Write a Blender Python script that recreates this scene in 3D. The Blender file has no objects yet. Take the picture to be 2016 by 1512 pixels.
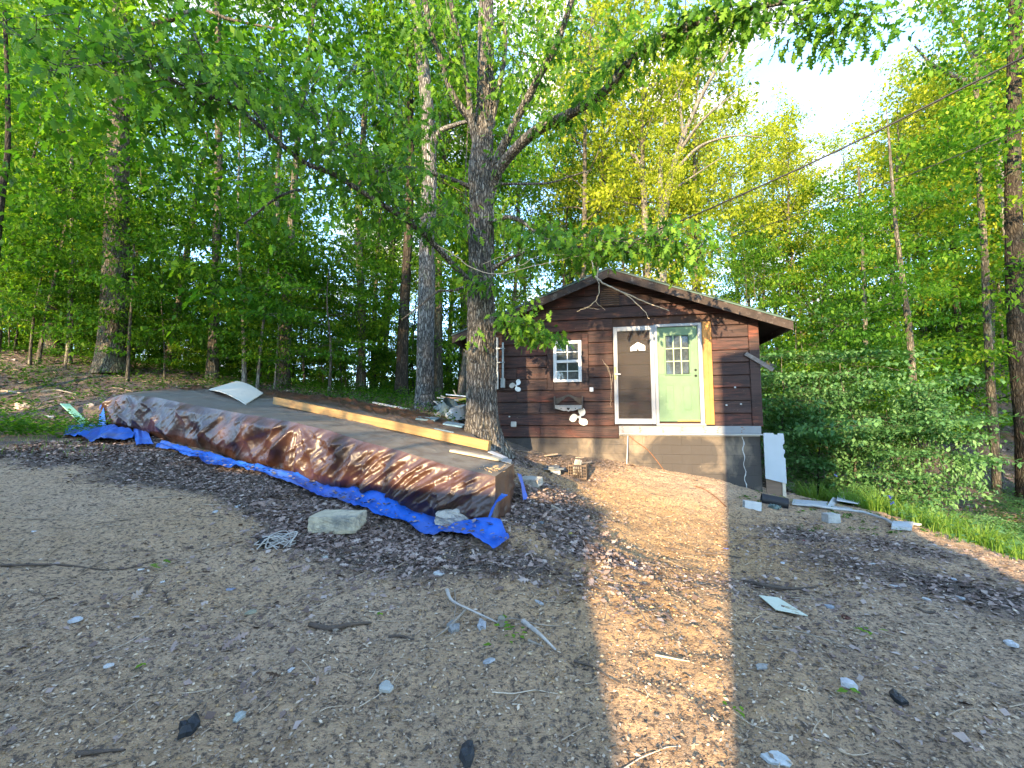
import bpy, math, random
import numpy as np
from mathutils import Vector, Matrix
R_ = random.Random(7)
rng = np.random.default_rng(11)
S = bpy.context.scene
COL = S.collection
# ---------------------------------------------------------------- camera, world, sun, exposure
PITCH = math.radians(5.0)
FPX = 846.0
cam = bpy.data.objects.new('camera', bpy.data.cameras.new('camera'))
COL.objects.link(cam)
cam.location = (0, 0, 1.6)
cam.rotation_euler = (math.pi / 2 + PITCH, 0, 0)
cam.data.sensor_width = 36
cam.data.lens = 36 * FPX / 2016
cam.data.clip_start = .05
cam.data.clip_end = 600
S.camera = cam
SUN_EL = math.radians(13.0)
SX, SY = .44, .9                       # horizontal direction the sunlight travels
_n = math.hypot(SX, SY); SX /= _n; SY /= _n
world = bpy.data.worlds.new('World'); S.world = world; world.use_nodes = True
nt = world.node_tree; nt.nodes.clear()
out = nt.nodes.new('ShaderNodeOutputWorld'); bg = nt.nodes.new('ShaderNodeBackground')
sky = nt.nodes.new('ShaderNodeTexSky'); sky.sky_type = 'NISHITA'; sky.sun_disc = False
sky.sun_elevation = SUN_EL; sky.sun_rotation = math.atan2(-SX, -SY)
sky.air_density = .75; sky.dust_density = 0; sky.ozone_density = 1.8
tc = nt.nodes.new('ShaderNodeTexCoord')
mp = nt.nodes.new('ShaderNodeMapping'); mp.inputs['Scale'].default_value = (1.1, 1.1, 2.6); mp.inputs['Location'].default_value = (1.37, .6, 0)
cn = nt.nodes.new('ShaderNodeTexNoise'); cn.inputs['Scale'].default_value = 3.2; cn.inputs['Detail'].default_value = 7
cn.inputs['Roughness'].default_value = .5
cr = nt.nodes.new('ShaderNodeMapRange'); cr.inputs['From Min'].default_value = .54; cr.inputs['From Max'].default_value = .66
mx = nt.nodes.new('ShaderNodeMix'); mx.data_type = 'RGBA'
nt.links.new(tc.outputs['Generated'], mp.inputs['Vector']); nt.links.new(mp.outputs[0], cn.inputs['Vector'])
nt.links.new(cn.outputs['Fac'], cr.inputs['Value']); nt.links.new(cr.outputs[0], mx.inputs['Factor'])
nt.links.new(sky.outputs[0], mx.inputs[6]); mx.inputs[7].default_value = (1.9, 1.76, 1.6, 1)
nt.links.new(mx.outputs[2], bg.inputs['Color']); bg.inputs['Strength'].default_value = .15
nt.links.new(bg.outputs[0], out.inputs['Surface'])
sl = bpy.data.lights.new('sun', 'SUN'); sl.energy = 2.3; sl.angle = math.radians(.5); sl.color = (1, .74, .44)
sun = bpy.data.objects.new('sun', sl); COL.objects.link(sun)
sun.rotation_euler = Vector((SX * math.cos(SUN_EL), SY * math.cos(SUN_EL), -math.sin(SUN_EL))).to_track_quat('-Z', 'Y').to_euler()
S.view_settings.view_transform = 'Standard'; S.view_settings.look = 'None'
S.view_settings.gamma = 1; S.view_settings.use_curve_mapping = False
S.view_settings.exposure = 3.2
S.render.engine = 'CYCLES'
cy = S.cycles
cy.max_bounces = 8; cy.diffuse_bounces = 4; cy.glossy_bounces = 2; cy.transmission_bounces = 5; cy.transparent_max_bounces = 8
cy.caustics_reflective = False; cy.caustics_refractive = False
cy.sample_clamp_indirect = 6
cy.use_denoising = True
try: cy.denoiser = 'OPENIMAGEDENOISE'
except Exception: pass

# ---------------------------------------------------------------- helpers
def W(px, py, Y):
    u = (px - 1008) / FPX; v = (756 - py) / FPX
    dy = math.cos(PITCH) - v * math.sin(PITCH); dz = math.sin(PITCH) + v * math.cos(PITCH)
    return np.array([u / dy * Y, Y, 1.6 + dz / dy * Y])

_perm = np.random.default_rng(3).random((256, 256))
def vnoise(x, y, sc, off=0.):
    x = np.asarray(x, float) / sc + off * 17.3 + 1000; y = np.asarray(y, float) / sc + off * 9.1 + 1000
    xi = np.floor(x).astype(int); yi = np.floor(y).astype(int); fx = x - xi; fy = y - yi
    fx = fx * fx * (3 - 2 * fx); fy = fy * fy * (3 - 2 * fy)
    g = lambda a, b: _perm[a % 256, b % 256]
    return (g(xi, yi) * (1 - fx) + g(xi + 1, yi) * fx) * (1 - fy) + (g(xi, yi + 1) * (1 - fx) + g(xi + 1, yi + 1) * fx) * fy - .5

TB = [(-.18, 4.75, .46), (-.88, 5.12, .49), (-1.43, 5.42, .55), (-2.06, 5.77, .64), (-2.59, 6.06, .72), (-3.26, 6.42, .81),
      (-4.07, 6.86, .92), (-4.98, 7.36, 1.06), (-5.85, 7.83, 1.17), (-7.06, 8.5, 1.30), (-8.37, 9.21, 1.43), (-9.06, 9.59, 1.5)]
TK = [(1012, 912, 5.6, .4), (993, 898, 6.1, .35), (960, 876, 6.9, .3), (941, 864, 7.6, .3), (905, 835, 9.4, .2), (870, 822, 10.6, .12), (820, 815, 11.5, .1),
      (735, 800, 12, .1), (660, 788, 12.3, .1), (580, 774, 12.6, .1), (490, 765, 12.8, .1), (410, 766, 12.5, .1), (330, 768, 11.6, .15), (255, 773, 10.6, .25)]
CP = [(0, 0, 0), (0, 2, .02), (-3, 1, .05), (3, 1, 0), (-8, 0, .3), (8, 0, -.1), (1.3, 7.8, .38), (3, 7.4, .12), (1.2, 5.5, .22), (-3, 3, .2), (-7, 4, .75), (-6, 6.5, 1.0), (-10.5, 7, 1.5),
      (1.0, 9.8, .88), (2.0, 9.6, .78), (3.0, 9.4, .62), (4.2, 9.3, .42), (5.4, 9.0, .12), (6.3, 8.9, -.02), (5.0, 7, .0),
      (5.6, 4.7, 0), (6.4, 7.2, -.1), (7.2, 8.8, -.18), (9, 4, -1.0), (9.5, 8, -1.2), (8.8, 11, -1.0), (12, 6, -2.0), (14, 12, -1.6), (16, 15, -.6), (20, 19, 1.6), (26, 26, 6),
      (20, 8, -2), (34, 8, 0), (45, 25, 9), (30, 45, 10), (10, 20, .3), (12, 30, 2), (0, 30, 2.0), (5, 45, 3), (6, 15, .3),
      (-.54, 8.7, 1.05), (-2.66, 13, 1.98), (-13, 14, 3.4), (-8.4, 14, 2.75), (-16.7, 14, 3.9), (-10, 20, 3.1), (-10, 30, 1.6), (-20, 26, 4), (-3, 18, 2.6), (-3, 26, 2.0),
      (-12.5, 10.5, 1.9), (-15, 9, 2.0), (-25, 15, 5), (-30, 40, 3), (-12, 45, 0), (-45, 20, 6), (-20, 0, 1.0), (0, -12, 0), (-25, -20, 0), (25, -20, -1), (0, -45, 0), (-45, -45, 0), (45, -45, 0),
      (60, 60, 10), (-60, 60, 2), (60, 0, 0), (-60, 0, 3), (0, 65, 3)]
CP = CP + TB + [tuple(W(a, b, c) - np.array([0, 0, d])) for a, b, c, d in TK]
CPa = np.array(CP)
def _k(d2): return np.sqrt(d2 + .6)
_d2 = ((CPa[:, None, :2] - CPa[None, :, :2]) ** 2).sum(-1)
_n = len(CPa); _A = np.zeros((_n + 3, _n + 3)); _A[:_n, :_n] = -_k(_d2) - np.eye(_n) * .05
_A[:_n, _n] = 1; _A[:_n, _n + 1:] = CPa[:, :2]; _A[_n, :_n] = 1; _A[_n + 1:, :_n] = CPa[:, :2].T
_w = np.linalg.solve(_A, np.concatenate([CPa[:, 2], [0, 0, 0]]))
def G(x, y):
    x = np.asarray(x, float); y = np.asarray(y, float); sh = x.shape
    X = x.ravel(); Y = y.ravel(); r = np.empty(len(X))
    for i in range(0, len(X), 20000):
        a = X[i:i + 20000]; b = Y[i:i + 20000]
        d2 = (a[:, None] - CPa[None, :, 0]) ** 2 + (b[:, None] - CPa[None, :, 1]) ** 2
        r[i:i + 20000] = -_k(d2) @ _w[:_n] + _w[_n] + _w[_n + 1] * a + _w[_n + 2] * b
    return r.reshape(sh)
def g1(x, y): return float(G(np.array([x]), np.array([y]))[0])
def rough(x, y):
    d = np.hypot(x, y)
    return .05 * vnoise(x, y, .9, 1) + .04 * vnoise(x, y, .33, 2) + .034 * vnoise(x, y, .13, 3) + .024 * vnoise(x, y, .065, 4) + np.clip((d - 10) / 20, 0, 1) * .5 * vnoise(x, y, 3.5, 5)
def GT(x, y): return G(x, y) + rough(np.asarray(x, float), np.asarray(y, float))
def gt1(x, y): return float(GT(np.array([x]), np.array([y]))[0])
def GP(px, py, top=False):
    """ground point seen at photo position"""
    r = W(px, py, 1) - np.array([0, 0, 1.6])
    Y = np.concatenate([np.arange(.8, 12, .02), np.arange(12, 60, .1)])
    z = 1.6 + r[2] * Y; g = G(r[0] * Y, Y)
    i = np.argmax(z <= g)
    if not (z <= g).any(): i = len(Y) - 1
    return np.array([r[0] * Y[i], Y[i], g[i]])

def mesh_np(name, V, F, attrs=None, smooth=False):
    """fast mesh from arrays; F is (n,3) or (n,4) or a list of such"""
    me = bpy.data.meshes.new(name)
    if not isinstance(F, list): F = [F]
    F = [f for f in F if len(f)]
    loops = np.concatenate([f.ravel() for f in F]).astype(np.int32)
    cnt = np.concatenate([np.full(len(f), f.shape[1], np.int32) for f in F])
    st = np.concatenate([[0], np.cumsum(cnt)[:-1]]).astype(np.int32)
    me.vertices.add(len(V)); me.vertices.foreach_set('co', np.ascontiguousarray(V, dtype=np.float32).ravel())
    me.loops.add(len(loops)); me.loops.foreach_set('vertex_index', loops)
    me.polygons.add(len(cnt)); me.polygons.foreach_set('loop_start', st); me.polygons.foreach_set('loop_total', cnt)
    if smooth: me.polygons.foreach_set('use_smooth', np.ones(len(cnt), bool))
    if attrs:
        for k, a in attrs.items():
            at = me.attributes.new(k, 'FLOAT', 'POINT'); at.data.foreach_set('value', np.ascontiguousarray(a, dtype=np.float32))
    me.update(calc_edges=True); me.validate()
    return me

def link(name, me, mat=None, parent=None, loc=None, rot=None):
    o = bpy.data.objects.new(name, me); COL.objects.link(o)
    if mat is not None and me is not None and not me.materials: me.materials.append(mat)
    if parent is not None: o.parent = parent
    if loc is not None: o.location = tuple(loc)
    if rot is not None: o.rotation_euler = rot
    return o
def tag(o, label=None, cat=None, group=None, kind=None):
    if label: o['label'] = label
    if cat: o['category'] = cat
    if group: o['group'] = group
    if kind: o['kind'] = kind
    return o
def empty(name, loc, rz=0, label=None, cat=None, group=None):
    o = bpy.data.objects.new(name, None); COL.objects.link(o); o.empty_display_size = .1
    o.location = tuple(loc); o.rotation_euler = (0, 0, rz)
    return tag(o, label, cat, group)

class MB:
    def __init__(s): s.v = []; s.f = []
    def add(s, vs, fs):
        b = len(s.v); s.v += [tuple(map(float, q)) for q in vs]; s.f += [tuple(i + b for i in f) for f in fs]; return s
    def box(s, x0, y0, z0, x1, y1, z1, bev=0, M=None):
        if bev <= 0:
            vs = [(x, y, z) for z in (z0, z1) for y in (y0, y1) for x in (x0, x1)]
            fs = [(0, 2, 3, 1), (4, 5, 7, 6), (0, 1, 5, 4), (2, 6, 7, 3), (0, 4, 6, 2), (1, 3, 7, 5)]
        else:
            b = min(bev, (x1 - x0) * .45, (y1 - y0) * .45, (z1 - z0) * .45); vs = []; 
            # chamfered box: 24 verts
            idx = {}
            for ix, x in enumerate((x0, x1)):
                for iy, y in enumerate((y0, y1)):
                    for iz, z in enumerate((z0, z1)):
                        sx, sy, sz = (1 if ix == 0 else -1) * b, (1 if iy == 0 else -1) * b, (1 if iz == 0 else -1) * b
                        for a, p in enumerate(((x, y + sy, z + sz), (x + sx, y, z + sz), (x + sx, y + sy, z))):
                            idx[ix, iy, iz, a] = len(vs); vs.append(p)
            I = lambda a, b_, c, d: idx[a, b_, c, d]; fs = []
            for k in (0, 1):
                fs.append((I(k, 0, 0, 0), I(k, 1, 0, 0), I(k, 1, 1, 0), I(k, 0, 1, 0)))
                fs.append((I(0, k, 0, 1), I(1, k, 0, 1), I(1, k, 1, 1), I(0, k, 1, 1)))
                fs.append((I(0, 0, k, 2), I(1, 0, k, 2), I(1, 1, k, 2), I(0, 1, k, 2)))
            for p in (0, 1):
                for q in (0, 1):
                    fs.append((I(0, p, q, 1), I(1, p, q, 1), I(1, p, q, 2), I(0, p, q, 2)))
                    fs.append((I(p, 0, q, 0), I(p, 1, q, 0), I(p, 1, q, 2), I(p, 0, q, 2)))
                    fs.append((I(p, q, 0, 0), I(p, q, 1, 0), I(p, q, 1, 1), I(p, q, 0, 1)))
                    for r in (0, 1): fs.append((I(p, q, r, 0), I(p, q, r, 1), I(p, q, r, 2)))
        if M is not None: vs = [tuple(M @ Vector(q)) for q in vs]
        return s.add(vs, fs)
    def prism(s, poly, y0, y1, M=None):
        """polygon in x,z extruded along y"""
        n = len(poly); vs = [(a, y0, b) for a, b in poly] + [(a, y1, b) for a, b in poly]
        fs = [tuple(range(n)), tuple(range(2 * n - 1, n - 1, -1))] + [(i, i + n, (i + 1) % n + n, (i + 1) % n) for i in range(n)]
        if M is not None: vs = [tuple(M @ Vector(q)) for q in vs]
        return s.add(vs, fs)
    def tube(s, pts, rad, n=6):
        V, F = tube_np(pts, rad, n); return s.add(V, [tuple(f) for f in F])
    def build(s, name, mat, parent=None, loc=None, rot=None, smooth=False, bevel=0):
        me = bpy.data.meshes.new(name); me.from_pydata(s.v, [], s.f)
        import bmesh
        bm = bmesh.new(); bm.from_mesh(me); bmesh.ops.recalc_face_normals(bm, faces=bm.faces[:])
        if bevel: bmesh.ops.bevel(bm, geom=bm.edges[:] , offset=bevel, segments=1, affect='EDGES')
        bm.to_mesh(me); bm.free()
        if smooth: me.polygons.foreach_set('use_smooth', [True] * len(me.polygons))
        me.update()
        return link(name, me, mat, parent, loc, rot)

def tube_np(pts, rad, n=6, cap=True, wob=0, seed=0):
    P = np.array(pts, float); m = len(P); rad = np.broadcast_to(np.asarray(rad, float), (m,))
    T = np.gradient(P, axis=0); T /= np.linalg.norm(T, axis=1)[:, None] + 1e-9
    up = np.array([0, 0, 1.]) if abs(T[0][2]) < .9 else np.array([0, 1., 0])
    a = np.cross(T[0], up); a /= np.linalg.norm(a); V = []
    ang = np.arange(n) * 2 * math.pi / n
    rg = np.random.default_rng(abs(seed)) if wob else None
    ph = rg.random(3) * 6 if wob else None
    for i in range(m):
        a = a - T[i] * np.dot(a, T[i]); a /= np.linalg.norm(a) + 1e-9; b = np.cross(T[i], a)
        r = rad[i] * np.ones(n)
        if wob: r = r * (1 + wob * (np.sin(ang * 2 + ph[0] + i * .35) * .5 + np.sin(ang * 3 + ph[1] - i * .5) * .4 + np.sin(ang * 5 + ph[2] + i * .8) * .3 + (rg.random(n) - .5) * .5))
        V.append(P[i] + (np.cos(ang)[:, None] * a + np.sin(ang)[:, None] * b) * r[:, None])
    V = np.concatenate(V); i = np.arange(m - 1)[:, None] * n; j = np.arange(n)[None, :]; k = (j + 1) % n
    F = np.stack([i + j, i + k, i + n + k, i + n + j], -1).reshape(-1, 4)
    return V, F

def cat_parts(parts):
    Vs = []; Fs = []; b = 0
    for V, F in parts: Vs.append(V); Fs.append(F + b); b += len(V)
    return np.concatenate(Vs), np.concatenate(Fs)
def spline(pts, k=6):
    """catmull-rom through points (any dimension)"""
    P = np.array(pts, float); Q = np.vstack([2 * P[0] - P[1], P, 2 * P[-1] - P[-2]]); o = []
    for i in range(1, len(Q) - 2):
        for t in np.arange(k) / k:
            o.append(.5 * (2 * Q[i] + (Q[i + 1] - Q[i - 1]) * t + (2 * Q[i - 1] - 5 * Q[i] + 4 * Q[i + 1] - Q[i + 2]) * t * t + (3 * Q[i] - Q[i - 1] - 3 * Q[i + 1] + Q[i + 2]) * t ** 3))
    o.append(P[-1]); return np.array(o)

# ---------------------------------------------------------------- materials
def mat(name):
    m = bpy.data.materials.new(name); m.use_nodes = True; t = m.node_tree
    b = t.nodes['Principled BSDF']; return m, t, b
def ramp(t, fac, stops):
    r = t.nodes.new('ShaderNodeValToRGB'); e = r.color_ramp.elements
    while len(e) < len(stops): e.new(.5)
    for i, (p, c) in enumerate(stops): e[i].position = p; e[i].color = (*c, 1)
    t.links.new(fac, r.inputs['Fac']); return r.outputs['Color']
def noise(t, vec, scale, detail=4, rough_=.55, dist=0):
    n = t.nodes.new('ShaderNodeTexNoise'); n.inputs['Scale'].default_value = scale; n.inputs['Detail'].default_value = detail
    n.inputs['Roughness'].default_value = rough_; n.inputs['Distortion'].default_value = dist
    if vec is not None: t.links.new(vec, n.inputs['Vector'])
    return n.outputs['Fac']
def coords(t, kind='Object', scale=(1, 1, 1), rot=(0, 0, 0)):
    c = t.nodes.new('ShaderNodeTexCoord'); m = t.nodes.new('ShaderNodeMapping'); m.inputs['Scale'].default_value = scale; m.inputs['Rotation'].default_value = rot
    t.links.new(c.outputs[kind], m.inputs['Vector']); return m.outputs[0]
def mixc(t, fac, a, b, mode='MIX'):
    m = t.nodes.new('ShaderNodeMix'); m.data_type = 'RGBA'; m.blend_type = mode
    for s, v in ((0, fac), (6, a), (7, b)):
        if isinstance(v, (int, float)): m.inputs[s].default_value = v
        elif isinstance(v, tuple): m.inputs[s].default_value = (*v, 1)
        else: t.links.new(v, m.inputs[s])
    return m.outputs[2]
def math_(t, op, a, b=None):
    m = t.nodes.new('ShaderNodeMath'); m.operation = op
    for s, v in ((0, a), (1, b)):
        if v is None: continue
        if isinstance(v, (int, float)): m.inputs[s].default_value = v
        else: t.links.new(v, m.inputs[s])
    return m.outputs[0]
def bump(t, b, h, strength=.5, dist=.02):
    n = t.nodes.new('ShaderNodeBump'); n.inputs['Strength'].default_value = strength; n.inputs['Distance'].default_value = dist
    t.links.new(h, n.inputs['Height']); t.links.new(n.outputs[0], b.inputs['Normal']); return n
def objrand(t):
    return t.nodes.new('ShaderNodeObjectInfo').outputs['Random']
def attr(t, name):
    a = t.nodes.new('ShaderNodeAttribute'); a.attribute_name = name; return a.outputs['Fac']
def plain(name, col, rough_=.7, var=.25, scale=6, metal=0, spec=.3, bstr=.15, kind='Object', dirt=None, dscale=3, dlo=.5, dhi=.7):
    m, t, b = mat(name); v = coords(t, kind)
    n = noise(t, v, scale, 5)
    c = ramp(t, n, [(.25, tuple(x * (1 - var) for x in col)), (.75, tuple(min(1, x * (1 + var)) for x in col))])
    if dirt:
        d = noise(t, v, dscale, 6, .7); f = t.nodes.new('ShaderNodeMapRange'); f.inputs[1].default_value = dlo; f.inputs[2].default_value = dhi
        t.links.new(d, f.inputs[0]); c = mixc(t, f.outputs[0], c, dirt)
    t.links.new(c, b.inputs['Base Color']); b.inputs['Roughness'].default_value = rough_; b.inputs['Metallic'].default_value = metal
    b.inputs['Specular IOR Level'].default_value = spec
    if bstr: bump(t, b, noise(t, v, scale * 8, 4), bstr, .01)
    return m

def bark(name, dark, light, vs=1.0, moss=0):
    m, t, b = mat(name)
    c0 = t.nodes.new('ShaderNodeTexCoord')
    def mpn(s):
        q = t.nodes.new('ShaderNodeMapping'); q.inputs['Scale'].default_value = s; t.links.new(c0.outputs['Object'], q.inputs['Vector']); return q.outputs[0]
    n1 = noise(t, mpn((22 * vs, 22 * vs, 3.2 * vs)), 1, 6, .65, .6)
    vo = t.nodes.new('ShaderNodeTexVoronoi'); vo.feature = 'DISTANCE_TO_EDGE'; vo.inputs['Scale'].default_value = 1
    wv = t.nodes.new('ShaderNodeMix'); wv.data_type = 'RGBA'; wv.inputs[0].default_value = .12
    t.links.new(mpn((24 * vs, 24 * vs, 5 * vs)), wv.inputs[6]); nn = t.nodes.new('ShaderNodeTexNoise'); nn.inputs['Scale'].default_value = 5; t.links.new(c0.outputs['Object'], nn.inputs['Vector'])
    sc_ = t.nodes.new('ShaderNodeVectorMath'); sc_.operation = 'SCALE'; sc_.inputs['Scale'].default_value = 12; t.links.new(nn.outputs['Color'], sc_.inputs[0]); t.links.new(sc_.outputs[0], wv.inputs[7])
    t.links.new(wv.outputs[2], vo.inputs['Vector'])
    ed = t.nodes.new('ShaderNodeMapRange'); ed.inputs[1].default_value = 0; ed.inputs[2].default_value = .28; t.links.new(vo.outputs[0], ed.inputs[0])
    h = math_(t, 'ADD', math_(t, 'MULTIPLY', ed.outputs[0], .55), math_(t, 'MULTIPLY', n1, .6))
    big = noise(t, mpn((1.5, 1.5, .7)), 1, 4, .6)
    lt = mixc(t, big, tuple(x * .62 for x in light), tuple(x * 1.3 for x in light))
    cc = mixc(t, ed.outputs[0], dark, lt); cc = mixc(t, n1, cc, tuple(x * .8 for x in dark), 'MIX')
    f = ramp(t, n1, [(.3, (1, 1, 1)), (.62, (0, 0, 0))]); cc2 = mixc(t, f, mixc(t, ed.outputs[0], dark, lt), dark)
    if moss:
        mr = t.nodes.new('ShaderNodeMapRange'); mr.inputs[1].default_value = .56; mr.inputs[2].default_value = .7; t.links.new(noise(t, mpn((3, 3, 1.6)), 1, 6, .7), mr.inputs[0])
        cc2 = mixc(t, math_(t, 'MULTIPLY', mr.outputs[0], moss), cc2, (.16, .18, .12))
    t.links.new(cc2, b.inputs['Base Color']); b.inputs['Roughness'].default_value = .9; b.inputs['Specular IOR Level'].default_value = .15
    bump(t, b, h, 1.0, .03); return m

def leafmat(name, stops, trans=.5, tcol=1.0, rough_=.6, spec=.2):
    """thin leaf: diffuse + gloss in front, yellow-green light through; per leaf tone in attribute lv"""
    m = bpy.data.materials.new(name); m.use_nodes = True; t = m.node_tree; b = t.nodes['Principled BSDF']; o = t.nodes['Material Output']
    lv = attr(t, 'lv'); f = math_(t, 'ADD', math_(t, 'MULTIPLY', lv, .75), math_(t, 'MULTIPLY', objrand(t), .25))
    c = ramp(t, f, stops)
    t.links.new(c, b.inputs['Base Color']); b.inputs['Roughness'].default_value = rough_; b.inputs['Specular IOR Level'].default_value = spec
    tr = t.nodes.new('ShaderNodeBsdfTranslucent'); tcx = mixc(t, 1.0, c, (1.35 * tcol, 1.45 * tcol, .55 * tcol), 'MULTIPLY'); t.links.new(tcx, tr.inputs['Color'])
    ms = t.nodes.new('ShaderNodeMixShader'); ms.inputs[0].default_value = trans
    t.links.new(b.outputs[0], ms.inputs[1]); t.links.new(tr.outputs[0], ms.inputs[2]); t.links.new(ms.outputs[0], o.inputs['Surface'])
    return m

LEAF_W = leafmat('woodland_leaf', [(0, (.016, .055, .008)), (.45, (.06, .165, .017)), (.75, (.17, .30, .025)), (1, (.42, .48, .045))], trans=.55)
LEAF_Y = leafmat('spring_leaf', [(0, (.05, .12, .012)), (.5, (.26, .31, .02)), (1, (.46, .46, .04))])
LEAF_O = leafmat('oak_leaf', [(0, (.014, .05, .009)), (.5, (.065, .175, .02)), (1, (.24, .40, .04))], trans=.5, rough_=.6, spec=.2)
LEAF_S = leafmat('shrub_leaf', [(0, (.02, .07, .025)), (.5, (.09, .21, .07)), (1, (.20, .34, .14))], trans=.38)
GRASS = leafmat('grass_blade', [(0, (.06, .14, .02)), (.5, (.11, .22, .03)), (1, (.22, .30, .06))], trans=.4)
BARK_OAK = bark('oak_bark', (.03, .027, .024), (.29, .27, .235), 1.0, .3)
BARK_OAK2 = bark('grey_bark', (.03, .028, .025), (.33, .32, .29), 1.0, .6)
BARK_F = bark('forest_bark', (.045, .04, .03), (.22, .195, .15), .8, .8)
BARK_D = bark('dark_bark', (.02, .016, .012), (.09, .075, .055), .8, .4)
BARK_P = bark('pale_bark', (.09, .08, .065), (.33, .31, .27), .8, .3)
TWIG = plain('pale_twig', (.42, .34, .24), .85, .3, 20)

# ---------------------------------------------------------------- ground
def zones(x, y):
    """dark leaf/mulch cover, one patch of it painted shade, 0..1 and orange clay 0..1"""
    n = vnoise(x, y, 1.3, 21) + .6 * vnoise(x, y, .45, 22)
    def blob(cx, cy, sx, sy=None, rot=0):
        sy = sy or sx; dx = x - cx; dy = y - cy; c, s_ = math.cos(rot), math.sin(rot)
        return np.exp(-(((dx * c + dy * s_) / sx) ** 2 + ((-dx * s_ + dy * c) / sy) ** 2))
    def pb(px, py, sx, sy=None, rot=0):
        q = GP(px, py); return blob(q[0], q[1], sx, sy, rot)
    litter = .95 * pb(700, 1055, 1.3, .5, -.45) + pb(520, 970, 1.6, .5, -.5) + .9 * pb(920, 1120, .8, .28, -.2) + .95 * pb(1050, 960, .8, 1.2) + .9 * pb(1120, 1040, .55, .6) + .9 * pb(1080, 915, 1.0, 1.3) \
        + .7 * pb(300, 930, 2.6, .9, -.4) + .8 * pb(60, 880, 2.5, 1.5) + .6 * pb(1600, 1060, 1.2, 1.2) + .5 * pb(1800, 1130, 1.2, 1.3) + .35 * pb(1300, 1120, 1.0, .3)  # dark patch right of the tarp end also puts shade into the soil colour
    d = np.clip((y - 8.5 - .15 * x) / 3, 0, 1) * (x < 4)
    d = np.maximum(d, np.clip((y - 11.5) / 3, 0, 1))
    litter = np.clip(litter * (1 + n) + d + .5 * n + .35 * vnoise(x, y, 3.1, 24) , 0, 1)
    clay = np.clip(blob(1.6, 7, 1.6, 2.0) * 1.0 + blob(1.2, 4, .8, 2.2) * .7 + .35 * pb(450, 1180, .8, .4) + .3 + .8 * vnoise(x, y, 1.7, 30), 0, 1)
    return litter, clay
def axis(segs):
    o = []
    for a, b, s in segs: o.append(np.arange(a, b, s))
    return np.concatenate(o + [[segs[-1][1]]])
gx = axis([(-90, -30, 4), (-30, -14, .8), (-14, -8, .12), (-8, -3.2, .05), (-3.2, 3.6, .03), (3.6, 8, .05), (8, 16, .15), (16, 34, .8), (34, 92, 4)])
gy = axis([(-70, -6, 4), (-6, .8, .4), (.8, 4.4, .03), (4.4, 9.5, .045), (9.5, 14, .12), (14, 34, .6), (34, 120, 4)])
XX, YY = np.meshgrid(gx, gy); ZZ = GT(XX, YY)
far_ = np.clip((np.hypot(XX, YY) - 60) / 40, 0, 1); ZZ = ZZ * (1 - far_) + 2 * far_
nx, ny = len(gx), len(gy)
i = np.arange(ny - 1)[:, None] * nx; j = np.arange(nx - 1)[None, :]
Fg = np.stack([i + j, i + j + 1, i + nx + j + 1, i + nx + j], -1).reshape(-1, 4)
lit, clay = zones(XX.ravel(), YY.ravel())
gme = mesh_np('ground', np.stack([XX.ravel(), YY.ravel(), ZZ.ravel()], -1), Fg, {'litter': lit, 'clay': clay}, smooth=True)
def ground_mat():
    m, t, b = mat('bare_soil'); v = coords(t, 'Object')
    li = attr(t, 'litter'); cl = attr(t, 'clay')
    n1 = noise(t, v, 28, 8, .72, .3); n2 = noise(t, v, 5, 6, .65, .4); n3 = noise(t, v, 95, 4, .6)
    vs = coords(t, 'Object', (30, 80, 30), (0, 0, .25)); n4 = noise(t, vs, 1, 5, .7, .8)
    soil = mixc(t, cl, (.64, .46, .315), (.60, .38, .19))
    soil = mixc(t, n2, soil, mixc(t, cl, (.46, .33, .21), (.45, .28, .13)))
    dk = ramp(t, n1, [(.40, (1, 1, 1)), (.50, (0, 0, 0))])
    soil = mixc(t, dk, soil, (.15, .115, .088))
    lk = ramp(t, n4, [(.60, (0, 0, 0)), (.70, (1, 1, 1))]); soil = mixc(t, lk, soil, (.72, .60, .46))
    lk2 = ramp(t, n4, [(.34, (1, 1, 1)), (.43, (0, 0, 0))]); soil = mixc(t, lk2, soil, (.085, .07, .06))
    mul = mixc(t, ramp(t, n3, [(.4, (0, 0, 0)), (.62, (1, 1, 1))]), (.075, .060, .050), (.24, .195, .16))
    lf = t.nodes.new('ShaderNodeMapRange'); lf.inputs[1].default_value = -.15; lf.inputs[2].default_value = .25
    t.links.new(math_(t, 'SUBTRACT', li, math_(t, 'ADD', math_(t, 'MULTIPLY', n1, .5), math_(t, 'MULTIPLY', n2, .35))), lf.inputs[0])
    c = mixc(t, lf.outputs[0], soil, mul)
    t.links.new(c, b.inputs['Base Color']); b.inputs['Roughness'].default_value = .95; b.inputs['Specular IOR Level'].default_value = .1
    h = math_(t, 'ADD', math_(t, 'MULTIPLY', n1, .7), math_(t, 'MULTIPLY', n4, .5)); h = math_(t, 'ADD', h, math_(t, 'MULTIPLY', n3, .3))
    bump(t, b, h, 1.0, .05); return m
ground = link('ground', gme, ground_mat()); tag(ground, 'bare tan and grey brown soil sloping up to the woods', None, None, 'structure')

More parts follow.
